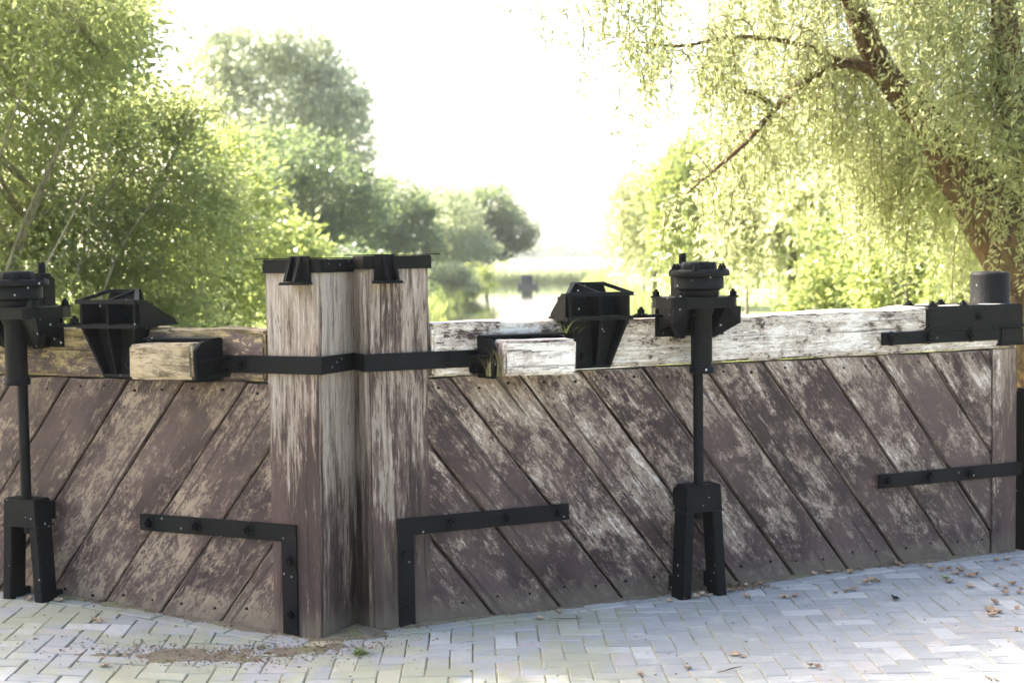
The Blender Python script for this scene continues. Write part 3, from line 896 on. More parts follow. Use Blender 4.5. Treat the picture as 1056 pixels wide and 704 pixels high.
o = leaf_cloud('leaf_litter', np.array(pos), np.array(dr), .017, .007, dry_leaf_mat('crumbled_leaf', (.16, .10, .06), (.30, .21, .13)), None, 3, None, .3); tag(o, kind='stuff')
def clumps(g, lobes, n, shell=.55):
    """clump centres inside a union of ellipsoid lobes, more of them towards the outside"""
    out = []
    wts = np.array([l[3]*l[4]*l[5] for l in lobes])**.67; wts /= wts.sum()
    for _ in range(n):
        c = lobes[g.choice(len(lobes), p=wts)]
        v = g.normal(size=3); v /= np.linalg.norm(v); rr = g.uniform(shell**3, 1)**(1/3)
        out.append((c[0]+v[0]*c[3]*rr, c[1]+v[1]*c[4]*rr, c[2]+v[2]*c[5]*rr))
    return np.array(out)

def tree(name, label, cat, base, trunk_pts, trunk_r, lobes, n_clump, per, cl_r, L, W, mat, bark, seed, group=None, shell=.55, droop=.25, twigs=True, flat=.7, ragged=5):
    root = empty(name, base); tag(root, label, cat, group)
    g = np.random.default_rng(seed)
    sat = []
    for l in lobes:
        for _ in range(ragged):
            v = g.normal(size=3); v /= np.linalg.norm(v); v[2] = abs(v[2])*.9-.15; kk = g.uniform(.18, .38)
            sat.append((l[0]+v[0]*l[3], l[1]+v[1]*l[4], l[2]+v[2]*l[5], l[3]*kk, l[4]*kk, l[5]*kk*1.2))
    cc = clumps(g, list(lobes)+sat, n_clump, shell)
    bm = bmesh.new()
    tp = smooth_path(trunk_pts, 4)
    rr = [trunk_r*(1-.93*i/(len(tp)-1)) for i in range(len(tp))]
    rr[0] *= 1.25
    tube_mesh(bm, tp, rr, 10, .35, seed)
    me = bpy.data.meshes.new('trunk'); bm.to_mesh(me); bm.free(); link_mesh('trunk', me, bark, root, True)
    if twigs:
        bm = bmesh.new()
        tpa = [Vector(p) for p in tp]
        for c in cc[::max(1, n_clump//50)]:
            c = Vector(c); cand = [q for q in tpa if q.z < c.z+.1] or tpa
            q = min(cand, key=lambda q: (q-c).length+abs(q.z-(c.z-.35*(c-tpa[-1]).length))*.6)
            i = tpa.index(q); mid = (q+c)*.5+Vector((0, 0, .12*(c-q).length))
            path = smooth_path([q, mid, c], 3); r0 = min(rr[i]*.45, trunk_r*.3)
            tube_mesh(bm, path, [r0*(1-.85*k/(len(path)-1)) for k in range(len(path))], 6)
        me = bpy.data.meshes.new('branches'); bm.to_mesh(me); bm.free(); link_mesh('branches', me, bark, root, True)
    ctr = np.array([np.mean([l[0] for l in lobes]), np.mean([l[1] for l in lobes]), np.mean([l[2] for l in lobes])])
    pos, dr, tn = [], [], []
    for c in cc:
        n = int(per*g.uniform(.5, 1.5)); s = cl_r*g.uniform(.6, 1.35)
        o = g.normal(size=(n, 3))*np.array([s, s, s*flat])*.55
        pos.append(c+o)
        outw = (c-ctr); outw = outw/np.linalg.norm(outw)
        dr.append(o/s*.8 + outw*.5 + g.normal(size=(n, 3))*.55 - np.array([0, 0, droop]))
        tn.append(np.full(n, g.uniform(0, 1)))
    leaf_cloud('crown', np.concatenate(pos), np.concatenate(dr), L, W, mat, root, seed+1, np.concatenate(tn))
    return root

# ------------------------------------------------------------------ grass tufts
BLADE = leaf_mat('grass_blade', (.10, .15, .03), (.20, .22, .06), (.30, .36, .07), .35)
STRAW = leaf_mat('straw_blade', (.20, .17, .08), (.32, .28, .14), (.30, .26, .10), .3)
def tuft(name, loc, n, L, spread, mat, label, cat, seed, lean=(0, 0), w=.004):
    rr = random.Random(seed); v, f = [], []
    for _ in range(n):
        a = rr.uniform(0, 6.3); o = Vector((rr.gauss(0, spread*.25), rr.gauss(0, spread*.25), 0))
        l = L*rr.uniform(.5, 1.2); out = Vector((math.cos(a), math.sin(a), 0)); sd = Vector((-math.sin(a), math.cos(a), 0))
        ln = rr.uniform(.3, 1.0); b = len(v); m = 5
        for i in range(m+1):
            k = i/m
            q = o + out*(spread*ln*k*k*1.6) + Vector((lean[0]*k, lean[1]*k, l*k*(1-.55*ln*k)))
            ww = w*(1-k*.9)*.5
            v += [q-sd*ww, q+sd*ww]
        for i in range(m): f.append((b+2*i, b+2*i+1, b+2*i+3, b+2*i+2))
    me = bpy.data.meshes.new(name); me.from_pydata([tuple(q) for q in v], [], f)
    o = link_mesh(name, me, mat); o.location = loc; tag(o, label, cat); return o
def leafpt(c, d, n, s, t, z): q = c+d*s+n*t; return Vector((q.x, q.y, z))
tuft('grass_tuft', leafpt(cR, dR, nR, .572, .19, 1.19), 46, .19, .085, STRAW, 'wispy grass tuft growing out of the iron shoe of the white block', 'grass tuft', 3, (-.01, -.03), .0045)
tuft('grass_tuft', leafpt(cR, dR, nR, .985, .10, 1.375), 16, .09, .13, BLADE, 'few long grass blades bent over between the white block and the iron bracket', 'grass tuft', 5, (.03, -.05), .0045)
p = on_ground(371, 673); tuft('weed_tuft', (p.x, p.y, pav_z(p.x, p.y)), 60, .035, .06, BLADE, 'small bright green weed in the paving below the meeting posts', 'weed', 8, w=.006)
p = on_ground(270, 664); tuft('weed_tuft', (p.x, p.y, pav_z(p.x, p.y)), 22, .022, .04, BLADE, 'tiny weed on the silt below the left corner strap', 'weed', 9, w=.004)

# dark post beyond the pivot end of the right leaf
q = cR+dR*4.06
bm = bmesh.new()
bmesh.ops.create_cube(bm, size=1, matrix=Matrix.Translation((0, 0, .44)) @ Matrix.Rotation(ANG, 4, 'Z') @ Matrix.Diagonal((.13, .16, 1.0, 1)))
bmesh.ops.bevel(bm, geom=list(bm.edges), offset=.015, segments=2, affect='EDGES')
bmesh.ops.create_cone(bm, cap_ends=True, segments=12, radius1=.03, radius2=.02, depth=.05, matrix=Matrix.Translation((0, 0, .96)))
me = bpy.data.meshes.new('iron_post'); bm.to_mesh(me); bm.free()
o = link_mesh('iron_post', me, IRON_CAP); o.location = (q.x, q.y, 0)
tag(o, 'short dark post just beyond the pivot end of the right gate leaf', 'post')

# ------------------------------------------------------------------ terrain, canal, far wood
WZ = -.9
def canal_x(y): return (-3.6+.008*(y-60), 5.0+.03*(y-60))
def land_z(x, y):
    near = 1-sm(math.hypot(x, y-6), 9, 22)
    z = (pav_z(x, y)-.05)*near + (1-near)*(.05*noise.noise(Vector((x*.15, y*.15, 2)))-.02)
    xl, xr = canal_x(y)
    d = min(x-xl, xr-x, y-22, 139+.25*x-y)
    return z*(1-sm(d, -1.2, .4)) - 1.7*sm(d, -1.2, .4)
xs = np.unique(np.concatenate([np.linspace(-1100, -40, 24), np.linspace(-40, -10, 31), np.linspace(-10, 14, 73), np.linspace(14, 50, 31), np.linspace(50, 1100, 24)]))
ys = np.unique(np.concatenate([np.linspace(-25, 0, 12), np.linspace(0, 24, 49), np.linspace(24, 130, 60), np.linspace(130, 150, 41), np.linspace(150, 1100, 40)]))
v = [(x, y, land_z(x, y)) for y in ys for x in xs]; nx = len(xs)
f = [(j*nx+i, j*nx+i+1, (j+1)*nx+i+1, (j+1)*nx+i) for j in range(len(ys)-1) for i in range(nx-1)]
me = bpy.data.meshes.new('meadow'); me.from_pydata(v, [], f)
tag(link_mesh('meadow', me, grass_mat(), None, True), kind='structure')
me = bpy.data.meshes.new('canal_water'); me.from_pydata([(-9, 20, WZ), (14, 20, WZ), (14, 144, WZ), (-9, 144, WZ)], [], [(0, 1, 2, 3)])
tag(link_mesh('canal_water', me, water_mat()), kind='structure')

LF_WILLOW = leaf_mat('willow_leaf', (.115, .150, .065), (.21, .235, .125), (.64, .66, .33), .55)
LF_SHRUB = leaf_mat('shrub_leaf', (.050, .088, .034), (.15, .165, .070), (.48, .54, .21), .5)
LF_MID = leaf_mat('broad_leaf', (.045, .08, .030), (.11, .13, .05), (.42, .46, .14), .5)
LF_OAK = leaf_mat('oak_leaf', (.042, .082, .045), (.10, .13, .06), (.24, .31, .12), .45)
LF_POP = leaf_mat('poplar_leaf', (.11, .14, .08), (.18, .20, .11), (.46, .52, .28), .5)
LF_HAZED = leaf_mat('hazed_leaf', (.20, .23, .15), (.30, .325, .22), (.55, .60, .40), .58)  # far poplar: haze paleness put into the leaf colour
LF_LIME = leaf_mat('yellow_green_leaf', (.085, .135, .035), (.16, .19, .06), (.40, .46, .13), .5)
BARK = bark_mat('willow_bark', (.055, .034, .022), (.175, .11, .065))
BARKD = bark_mat('dark_bark', (.05, .04, .03), (.12, .095, .07))
BARKP = bark_mat('pale_bark', (.16, .14, .10), (.30, .27, .21))

def lobe(base, px, py, Y, rx, ry, rd=None):
    c = at(px, py, Y)-Vector(base); k = Y/FPX
    return (c.x, c.y, c.z, rx*k, (rd if rd is not None else rx*k), ry*k)
def ground_base(px, Y):
    q = at(px, 300, Y); return (q.x, Y, land_z(q.x, Y)-.05)
def seg(base, pts): return [at(px, py, Y)-Vector(base) for px, py, Y in pts]
def up(h, lean=(0, 0)): return [(0, 0, -.2), (lean[0]*.3, lean[1]*.3, h*.35), (lean[0]*.7, lean[1]*.7, h*.7), (lean[0], lean[1], h)]

# --- left bank
b = ground_base(-30, 12.5)
tree('shrub_willow', 'tall yellow-green willow shrub with slanting stems at the left edge of the photo', 'shrub', b,
     seg(b, [(-40, 470, 12.5), (-5, 330, 12.4), (40, 200, 12.3), (80, 110, 12.2), (105, 60, 12.2)]), .06,
     [lobe(b, 10, 230, 12.5, 100, 120), lobe(b, 40, 100, 12.4, 85, 90), lobe(b, 118, 60, 12.3, 48, 62), lobe(b, -110, 100, 12.8, 120, 200), lobe(b, -60, 330, 12.5, 120, 110), lobe(b, -160, -120, 12.8, 130, 130), lobe(b, 40, 10, 12.5, 80, 60), lobe(b, 110, 25, 12.5, 45, 45)] +
     [(x-b[0], y-b[1], z, rx, ry, rz) for x, y, z, rx, ry, rz in ((-3.6, 11.0, 4.9, .9, 1.0, .8), (-4.7, 10.4, 5.6, 1.2, 1.2, 1.0), (-3.3, 9.8, 5.7, .9, .9, .8), (-2.9, 11.6, 6.2, .9, 1, .8), (-5.6, 8.9, 4.4, 1.1, 1.2, 1.5), (-4.4, 9.2, 5.4, 1.1, 1.1, .9), (-5.9, 8.2, 3.4, .9, 1.0, 1.2), (-5.0, 8.3, 3.6, .9, .8, .8), (-5.2, 9.6, 5.6, 1.1, 1.0, 1.0), (-4.5, 8.5, 4.3, .9, .8, .8), (-5.0, 7.9, 3.4, .9, .8, .8), (-4.2, 9.9, 5.9, 1, 1, .8))],  # crown lobes out of view, added to shade the paving
     1900, 80, .30, .066, .027, LF_SHRUB, BARKP, 21, shell=.3)
b = ground_base(20, 15.5)
tree('broad_tree', 'taller mid-green tree behind the shrub at the left edge, filling the top left corner', 'tree', b, up(4.2), .10,
     [lobe(b, 30, 50, 15.5, 85, 55), lobe(b, 112, 45, 15.4, 40, 42), lobe(b, 75, -10, 15.5, 70, 35), lobe(b, 130, 110, 15.5, 28, 38)],
     190, 75, .32, .085, .04, LF_MID, BARKD, 35, shell=.35)
b = ground_base(95, 13.5)
tree('shrub_willow', 'dense green willow shrub behind the left bracket and stop block', 'shrub', b,
     seg(b, [(60, 465, 13.5), (85, 360, 13.4), (130, 250, 13.4), (185, 150, 13.3), (215, 95, 13.3)]), .05,
     [lobe(b, 95, 270, 13.5, 80, 110), lobe(b, 135, 175, 13.4, 62, 80), lobe(b, 190, 250, 13.5, 55, 85), lobe(b, 130, 370, 13.5, 110, 80), lobe(b, 178, 130, 13.4, 28, 45)],
     460, 95, .28, .066, .027, LF_SHRUB, BARKP, 22, shell=.3)
b = ground_base(235, 18)
tree('shrub_willow', 'lighter feathery shrub just left of the meeting posts', 'shrub', b,
     seg(b, [(215, 420, 18), (225, 330, 18), (240, 240, 18), (245, 170, 18)]), .05,
     [lobe(b, 225, 220, 18, 48, 80), lobe(b, 240, 310, 18, 60, 80), lobe(b, 215, 160, 18, 25, 45), lobe(b, 190, 330, 18, 60, 70)],
     260, 60, .32, .10, .036, LF_LIME, BARKP, 23, shell=.3)
for lb, Y, ps in (('tall yellow-green willow shrub with slanting stems at the left edge of the photo', 11.6, (((-10, 330), (30, 215), (78, 120)), ((8, 345), (60, 250), (118, 140)), ((-25, 250), (10, 130), (48, 40)))),
                  ('dense green willow shrub behind the left bracket and stop block', 12.6, (((30, 360), (80, 250), (150, 135)), ((90, 350), (125, 255), (190, 165)), ((75, 300), (105, 205), (160, 168))))):
    root = [o for o in bpy.data.objects if o.get('label') == lb][0]; rb = Vector(root.location)
    for pp in ps:
        pth = smooth_path([at(x_, y_, Y)-rb for x_, y_ in pp], 4); bm = bmesh.new()
        tube_mesh(bm, pth, [.016*(1-.75*i_/(len(pth)-1)) for i_ in range(len(pth))], 6)
        me = bpy.data.meshes.new('stem'); bm.to_mesh(me); bm.free(); link_mesh('stem', me, BARKP, root, True)
b = ground_base(298, 30)
tree('round_bush', 'low bright yellow-green bush behind the left meeting post', 'bush', b, up(1.6), .05,
     [lobe(b, 298, 262, 30, 30, 32), lobe(b, 280, 290, 30, 35, 40)], 90, 60, .35, .14, .07, LF_LIME, BARKP, 24)
b = ground_base(285, 85)
tree('tall_poplar', 'tallest pale hazy poplar on the left bank', 'tree', b, up(11.5), .28,
     [lobe(b, 280, 130, 85, 82, 95), lobe(b, 285, 100, 85, 62, 75), lobe(b, 322, 125, 85, 50, 70), lobe(b, 255, 70, 85, 45, 52), lobe(b, 300, 45, 85, 38, 34), lobe(b, 235, 60, 85, 38, 40), lobe(b, 345, 105, 85, 26, 45), lobe(b, 222, 110, 85, 44, 72), lobe(b, 205, 150, 85, 32, 60), lobe(b, 360, 130, 85, 18, 30), lobe(b, 290, 180, 85, 90, 70), lobe(b, 262, 40, 85, 20, 26), lobe(b, 345, 70, 85, 16, 26)],
     700, 45, .80, .30, .19, LF_HAZED, BARKD, 25, shell=.55, flat=.8)
b = ground_base(325, 55)
tree('round_oak', 'dark round-headed tree right behind the meeting posts', 'tree', b, up(4.0), .20,
     [lobe(b, 325, 200, 55, 58, 55), lobe(b, 300, 170, 55, 42, 42), lobe(b, 352, 225, 55, 45, 45), lobe(b, 290, 240, 55, 50, 60), lobe(b, 330, 280, 55, 70, 40)],
     330, 80, .50, .17, .10, LF_OAK, BARKD, 26, shell=.6)
b = ground_base(402, 72)
tree('round_oak', 'mid-sized dark tree between the round tree and the far pale one', 'tree', b, up(4.2), .18,
     [lobe(b, 402, 225, 72, 40, 42), lobe(b, 415, 255, 72, 38, 40), lobe(b, 378, 250, 72, 40, 50)],
     220, 80, .55, .20, .12, LF_OAK, BARKD, 27, shell=.6)
b = ground_base(455, 96)
tree('bank_tree', 'pale green tree leaning over the left bank of the canal', 'tree', b, up(4.5), .16,
     [lobe(b, 458, 225, 96, 34, 38), lobe(b, 448, 265, 96, 30, 36), lobe(b, 470, 262, 96, 34, 32)],
     230, 80, .65, .24, .13, LF_POP, BARKD, 28, shell=.6)
b = ground_base(500, 106)
tree('bank_tree', 'farthest dark green tree on the left bank, reaching over the water', 'tree', b, up(4.8, (.6, 0)), .18,
     [lobe(b, 500, 222, 106, 34, 30), lobe(b, 522, 240, 106, 25, 24), lobe(b, 490, 250, 106, 35, 30), lobe(b, 535, 246, 106, 11, 12)],
     240, 80, .65, .24, .14, LF_OAK, BARKD, 29, shell=.6)
for i, (px, py, Y, rx, ry, lb) in enumerate([
        (466, 283, 80, 22, 13, 'grey-green bank bush at the water just right of the right meeting post'),
        (488, 288, 88, 18, 14, 'small pale bush at the foot of the far bank tree'),
        (360, 285, 45, 60, 30, 'dark hedge-like bush behind the gap between the meeting posts'),
        (418, 290, 58, 18, 30, 'green bush behind the cap of the right meeting post')]):
    b = ground_base(px, Y)
    tree('bank_bush', lb, 'bush', b, up(.8), .05, [lobe(b, px, py, Y, rx, ry), lobe(b, px-rx*.5, py+ry*.5, Y, rx*.8, ry*.8), lobe(b, px+rx*.6, py+ry*.6, Y, rx*.6, ry*.6)],
         70, 60, .4, .16, .09, (LF_POP, LF_LIME, LF_OAK, LF_POP)[i], BARKD, 40+i, shell=.4)

# --- weeping trees: hanging strands from limbs
def strands(g, starts, outs, lens, step, Lspread, limit=None):
    """leaf bases and directions along drooping twigs; also returns the twig paths"""
    pos, dr, tn, paths = [], [], [], []
    for s0, o0, ln in zip(starts, outs, lens):
        p = np.array(s0, float); v = np.array(o0, float); tone = g.uniform(0, 1); n = int(ln/step); path = [p.copy()]
        for i in range(n):
            k = i/max(1, n)
            v = v*.965 + np.array([g.normal()*.035, g.normal()*.035, -.075-.02*k]); vv = v/np.linalg.norm(v)
            p = p + vv*step
            if limit is not None and not limit(p): break
            if i % 6 == 0: path.append(p.copy())
            q = p + g.normal(size=3)*Lspread
            pos.append(q); dr.append(vv*.45 + g.normal(size=3)*.8 + np.array([0, 0, -.15])); tn.append(tone)
        path.append(p.copy()); paths.append(path)
    return np.array(pos), np.array(dr), np.array(tn), paths
def twig_mesh(paths, r0, mat, root, every=1):
    bm = bmesh.new()
    for path in paths[::every]:
        if len(path) < 3: continue
        tube_mesh(bm, path, [r0*(1-.8*i/(len(path)-1)) for i in range(len(path))], 4)
    me = bpy.data.meshes.new('twigs'); bm.to_mesh(me); bm.free(); tag(link_mesh('twigs', me, mat, root), kind='stuff')

YW = 12.0
b = ground_base(1120, YW); bv = Vector(b)
wil = empty('weeping_willow', b); tag(wil, 'large old willow with leaning brown trunk and drooping foliage, right side of the photo', 'tree')
def limb(name, pts, r, seed, wob=.4, n=12):
    path = smooth_path([at(px, py, Y)-bv for px, py, Y in pts], 5)
    rs = []
    for i in range(len(path)):
        k = i/(len(path)-1)*(len(r)-1); a = int(min(k, len(r)-2)); rs.append((r[a]+(r[a+1]-r[a])*(k-a))*YW/FPX)
    bm = bmesh.new(); tube_mesh(bm, path, rs, n, wob, seed)
    me = bpy.data.meshes.new(name); bm.to_mesh(me); bm.free(); link_mesh(name, me, BARK, wil, True)
    return path
tr = limb('trunk', [(1118, 490, 12), (1100, 390, 12), (1068, 300, 12), (1020, 222, 12), (962, 135, 12), (918, 80, 12), (890, 30, 12), (868, -40, 12), (850, -140, 12)], [56, 46, 41, 30, 16, 13.5, 11, 9, 7], 1, .35, 16)
l2 = limb('limb', [(1075, 310, 12), (1076, 200, 11.8), (1044, 100, 11.4), (1034, 0, 11.3), (1028, -120, 11.4)], [30, 22, 15, 12, 10], 2)
l2b = limb('limb', [(1085, 320, 12), (1110, 220, 11.8), (1150, 80, 11.6), (1180, -80, 11.4)], [30, 22, 16, 8], 8)
l3 = limb('limb', [(928, 92, 12), (898, 72, 11.9), (868, 66, 11.8), (836, 80, 11.7), (800, 112, 11.6), (768, 148, 11.5), (738, 174, 11.5), (708, 200, 11.4)], [8, 7, 5.2, 4.2, 3.2, 2.4, 1.6, .6], 3)
l4 = limb('limb', [(800, 112, 11.6), (778, 96, 11.6), (758, 92, 11.6), (742, 70, 11.6)], [3, 2.5, 2, 1], 4, n=8)
l5 = limb('limb', [(880, 0, 12), (820, -50, 11.6), (740, -75, 11.0), (650, -80, 10.6), (580, -70, 10.4)], [9, 7, 5, 4, 2], 5, n=8)
l6 = limb('limb', [(872, 66, 11.8), (820, 45, 11.5), (760, 38, 11.2), (700, 48, 11.0), (650, 42, 10.8)], [3.5, 2.6, 2, 1.5, .7], 6, n=8)
def wlimb(pts, r, seed):  # unseen overhead limbs, added so their foliage throws shade on the ground
    path = smooth_path([Vector(q)-bv for q in pts], 5); bm = bmesh.new()
    tube_mesh(bm, path, [r*(1-.8*i/(len(path)-1)) for i in range(len(path))], 10, .3, seed)
    me = bpy.data.meshes.new('limb'); bm.to_mesh(me); bm.free(); link_mesh('limb', me, BARK, wil, True); return path
top = at(868, -40, 12); top2 = at(1028, -120, 12.4)
l7 = wlimb([tuple(top), (2.0, 10.6, 4.9), (1.0, 9.2, 5.5), (-.1, 8.0, 5.7)], .09, 11)
l8 = wlimb([tuple(top2), (3.4, 10.8, 5.3), (2.7, 9.2, 5.9), (2.0, 7.8, 6.0)], .10, 12)
l9 = wlimb([tuple(top2), (4.6, 10.8, 5.3), (4.6, 9.0, 5.8), (4.4, 7.6, 5.9)], .09, 13)
l10 = wlimb([tuple(top), (2.3, 12.6, 5.2), (1.2, 13.2, 5.8), (.3, 13.2, 6.0)], .07, 14)
g = np.random.default_rng(77)
S0, O0, LN = [], [], []
def emit(path, n, k0, k1, off, ln, upv=.25, back=0.0):
    for _ in range(n):
        k = g.uniform(k0, k1)*(len(path)-1); a = int(min(k, len(path)-2)); q = path[a].lerp(path[a+1], k-a)
        o = g.normal(size=3); o[2] = abs(o[2])*.4+upv; o /= np.linalg.norm(o)
        S0.append(np.array(q)+g.normal(size=3)*off*np.array([1, 1, .6])+np.array([0, back, 0])); O0.append(o*.9); LN.append(g.uniform(*ln))
emit(tr, 60, .5, 1, .30, (.5, 1.3), .25, .65); emit(tr, 75, .72, 1, .6, (.6, 1.6), .25, .8)
emit(l2, 85, .3, 1, .45, (.5, 1.5)); emit(l2b, 60, .25, 1, .5, (.6, 1.6))
emit(l3, 85, .1, 1, .16, (.35, 1.1), .05, .25); emit(l4, 22, 0, 1, .10, (.3, .8)); emit(l6, 75, .1, 1, .16, (.3, .95))
emit(l5, 120, .1, 1, .25, (.5, 1.35))
emit(l7, 110, .1, 1, .5, (.5, 1.4)); emit(l8, 90, .3, 1, .5, (.4, 1.2)); emit(l9, 60, .3, 1, .5, (.4, 1.2)); emit(l10, 60, .1, 1, .4, (.4, 1.0))
# inner curtains on the right
for px0, px1, py0, py1, n in ((900, 1075, -60, 150, 180), (935, 1010, 90, 170, 60), (850, 960, 110, 215, 100), (700, 850, -60, 40, 60), (985, 1070, 120, 180, 40)):
    for _ in range(n):
        qx, qy = g.uniform(px0, px1), g.uniform(py0, py1); ln = g.uniform(.35, 1.1)
        ty = np.interp(qx, (868, 890, 918, 962, 1020, 1068), (-40, 30, 80, 135, 222, 300))
        free = (ty-45-qy)/122
        front = px0 > 890 and g.uniform() < .55 and (free > .3 or g.uniform() < .12)
        if front: ln = min(ln, max(free, .3))
        q = at(qx, qy, g.uniform(11.1, 11.7) if front else g.uniform(12.5, 13.8))-bv
        o = g.normal(size=3); o[2] = abs(o[2])*.4; o /= np.linalg.norm(o)
        S0.append(np.array(q)); O0.append(o*.9); LN.append(ln)
def lim(p):
    w = p+np.array(b)
    # keep the overhead limbs above the view and the strands off the open sky
    return w[2] > (3.75+.10*max(0, 9-w[1]) if w[1] < 10 else .6)
pos, dr, tn, paths = strands(g, S0, O0, LN, .0135, .03, lim)
cp, cd, ct_ = [], [], []
for _ in range(330):
    qx, qy = g.uniform(880, 1085), g.uniform(-70, 300)
    ty = np.interp(qx, (868, 890, 918, 962, 1020, 1068), (-40, 30, 80, 135, 222, 300))
    if qy > 215 and qx < 960: continue
    front = (qy < ty-75 and g.uniform() < .5) or (942 < qx < 1012 and -70 < qy-ty < 20 and g.uniform() < .5)
    c = np.array(at(qx, qy, g.uniform(11.0, 11.6) if front else g.uniform(12.5, 14.0))-bv)
    n_ = int(g.uniform(50, 130)); o_ = g.normal(size=(n_, 3))*np.array([.15, .15, .13])*g.uniform(.6, 1.3)
    cp.append(c+o_); cd.append(o_*3+g.normal(size=(n_, 3))*.6-np.array([0, 0, .45])); ct_.append(np.full(n_, g.uniform(0, 1)))
pos = np.concatenate([pos]+cp); dr = np.concatenate([dr]+cd); tn = np.concatenate([tn]+ct_)
leaf_cloud('crown', pos, dr, .066, .0175, LF_WILLOW, wil, 78, tn)
twig_mesh(paths, .0055, BARK, wil, 1)

def weeping(name, label, px, Y, cx, cy, rx, ry, n, ln, step, L, W, mat, seed, rd, trunk_r=.12, hang=1.0):
    b = ground_base(px, Y); root = empty(name, b); tag(root, label, 'tree'); bv = Vector(b); g = np.random.default_rng(seed); k = Y/FPX
    c = at(cx, cy, Y)-bv
    bm = bmesh.new(); tube_mesh(bm, smooth_path([(0, 0, -.2), (.1, 0, c.z*.5), (c.x*.8, 0, c.z), (c.x, c.y, c.z+ry*k*.6)], 4), [trunk_r*(1-.06*i) for i in range(13)], 10, .3, seed)
    me = bpy.data.meshes.new('trunk'); bm.to_mesh(me); bm.free(); link_mesh('trunk', me, BARKD, root, True)
    S, O, Ls = [], [], []
    for _ in range(n):
        v = g.normal(size=3); v /= np.linalg.norm(v); v[2] = v[2]*.7+.3; rr = g.uniform(.25, 1)**(1/2)
        s = np.array([c.x+v[0]*rx*k*rr, c.y+v[1]*rd*rr, c.z+v[2]*ry*k*rr]); S.append(s)
        o = v+g.normal(size=3)*.4; O.append(o/np.linalg.norm(o)*.8); Ls.append(g.uniform(*ln))
    pos, dr, tn, paths = strands(g, S, O, Ls, step, step*.9, lambda p: p[2] > .9)
    leaf_cloud('crown', pos, dr, L, W, mat, root, seed+1, tn)
    return root
weeping('weeping_tree', 'pale weeping tree at the water end of the row, above the right bracket', 672, 46, 675, 215, 34, 45, 420, (.8, 2.6), .05, .19, .055, LF_WILLOW, 51, 1.4)
weeping('weeping_tree', 'bright weeping tree behind the right sluice gear', 735, 36, 738, 195, 50, 60, 640, (.8, 2.8), .045, .17, .05, LF_LIME, 52, 1.4)
weeping('weeping_tree', 'shaded grey-green weeping tree between the right sluice gear and the big willow', 812, 30, 815, 185, 52, 65, 640, (.8, 2.6), .04, .15, .042, LF_WILLOW, 53, 1.3)
for i, (px, Y, cy, lb) in enumerate([(770, 30, 225, 'young tree on a thin straight stem right of the sluice gear'),
                                     (842, 25, 215, 'young tree with the palest thin stem, left of the bushes'),
                                     (803, 42, 245, 'young tree with a short stem between two thin-stemmed neighbours'),
                                     (702, 48, 245, 'young tree standing left of the right sluice gear in the bright meadow'),
                                     (664, 62, 252, 'farthest young tree in the bright meadow near the right bracket')]):
    b = ground_base(px, Y); c = at(px, cy, Y)-Vector(b)
    tree('young_tree', lb, 'young tree', b, up(c.z, (c.x*.5, 0)), .055*(Y/30)**.5, [lobe(b, px, cy, Y, 26, 30), lobe(b, px+12, cy+14, Y, 20, 18), lobe(b, px-14, cy-10, Y, 18, 22)],
         60, 50, .36, .13, .06, LF_LIME if i != 1 else LF_WILLOW, BARKP, 60+i, 'young trees planted on the right bank', shell=.3)
for i, (px, Y, top_, rx, lb) in enumerate([(885, 21, 190, 60, 'yellow-green bush left of the pivot pin, with thin bare stems'),
                                           (960, 19, 160, 65, 'dense yellow-green bush right behind the beam collar'),
                                           (1030, 17.5, 210, 60, 'bright bush below the willow trunk at the right edge'),
                                           (1100, 19, 120, 80, 'bush at the right edge of the photo behind the willow trunk'),
                                           (925, 28, 110, 80, 'taller pale thicket behind the bushes on the right')]):
    b = ground_base(px, Y)
    mid = (top_+360)/2
    tree('leafy_bush', lb, 'bush', b, seg(b, [(px+15, 400, Y), (px+5, 330, Y), (px-12, 260, Y), (px-25, top_+25, Y)]), .03,
         [lobe(b, px, mid, Y, rx, (360-top_)/2), lobe(b, px-rx*.4, mid+50, Y, rx*.7, 60), lobe(b, px+rx*.4, mid-20, Y, rx*.6, (360-top_)/2.6)],
         200, 60, .34, .10, .045, LF_LIME, BARKP, 70+i, shell=.35)
    root = [o for o in bpy.data.objects if o.get('label') == lb][0]
    for k in range(4):
        a0 = px+rnd.uniform(-.5, .6)*rx; lean = rnd.uniform(-45, 5); h_ = rnd.uniform(90, 190)
        pts = [at(a0, 420, Y-.9)-Vector(b), at(a0+lean*.35, 420-h_*.5, Y-.9)-Vector(b), at(a0+lean, 420-h_, Y-.8)-Vector(b)]
        bm = bmesh.new(); pth = smooth_path(pts, 4); tube_mesh(bm, pth, [.016*(1-.7*i_/(len(pth)-1)) for i_ in range(len(pth))], 6)
        me = bpy.data.meshes.new('stem'); bm.to_mesh(me); bm.free(); link_mesh('stem', me, BARKP, root, True)

# far side of the field: one distant wood, one reed belt
g = np.random.default_rng(9)
n = 9000
x = g.uniform(-60, 55, n); hgt = 6.2+1.3*np.sin(x*.11)+.8*np.sin(x*.31+1); hgt *= np.clip((57-x)/25, .12, 1)
pos = np.stack([x, 700+g.uniform(-6, 6, n), g.uniform(0, 1, n)**.7*hgt], 1)
o = leaf_cloud('distant_wood', pos, g.normal(size=(n, 3)), 1.6, 1.2, LF_OAK, None, 10, g.uniform(0, 1, n)); tag(o, kind='stuff')
n = 5200
x = g.uniform(-4.5, 16, n); edge = 139.3+.25*x
pos = np.stack([x, edge+g.uniform(-.6, 1.6, n), g.uniform(-.9, -.1, n)], 1)
dr = g.normal(size=(n, 3))*.25+np.array([0, 0, 1.0])
o = leaf_cloud('reed_belt', pos, dr, .85, .07, LF_POP, None, 12, g.uniform(0, 1, n)); tag(o, kind='stuff')
n = 9000
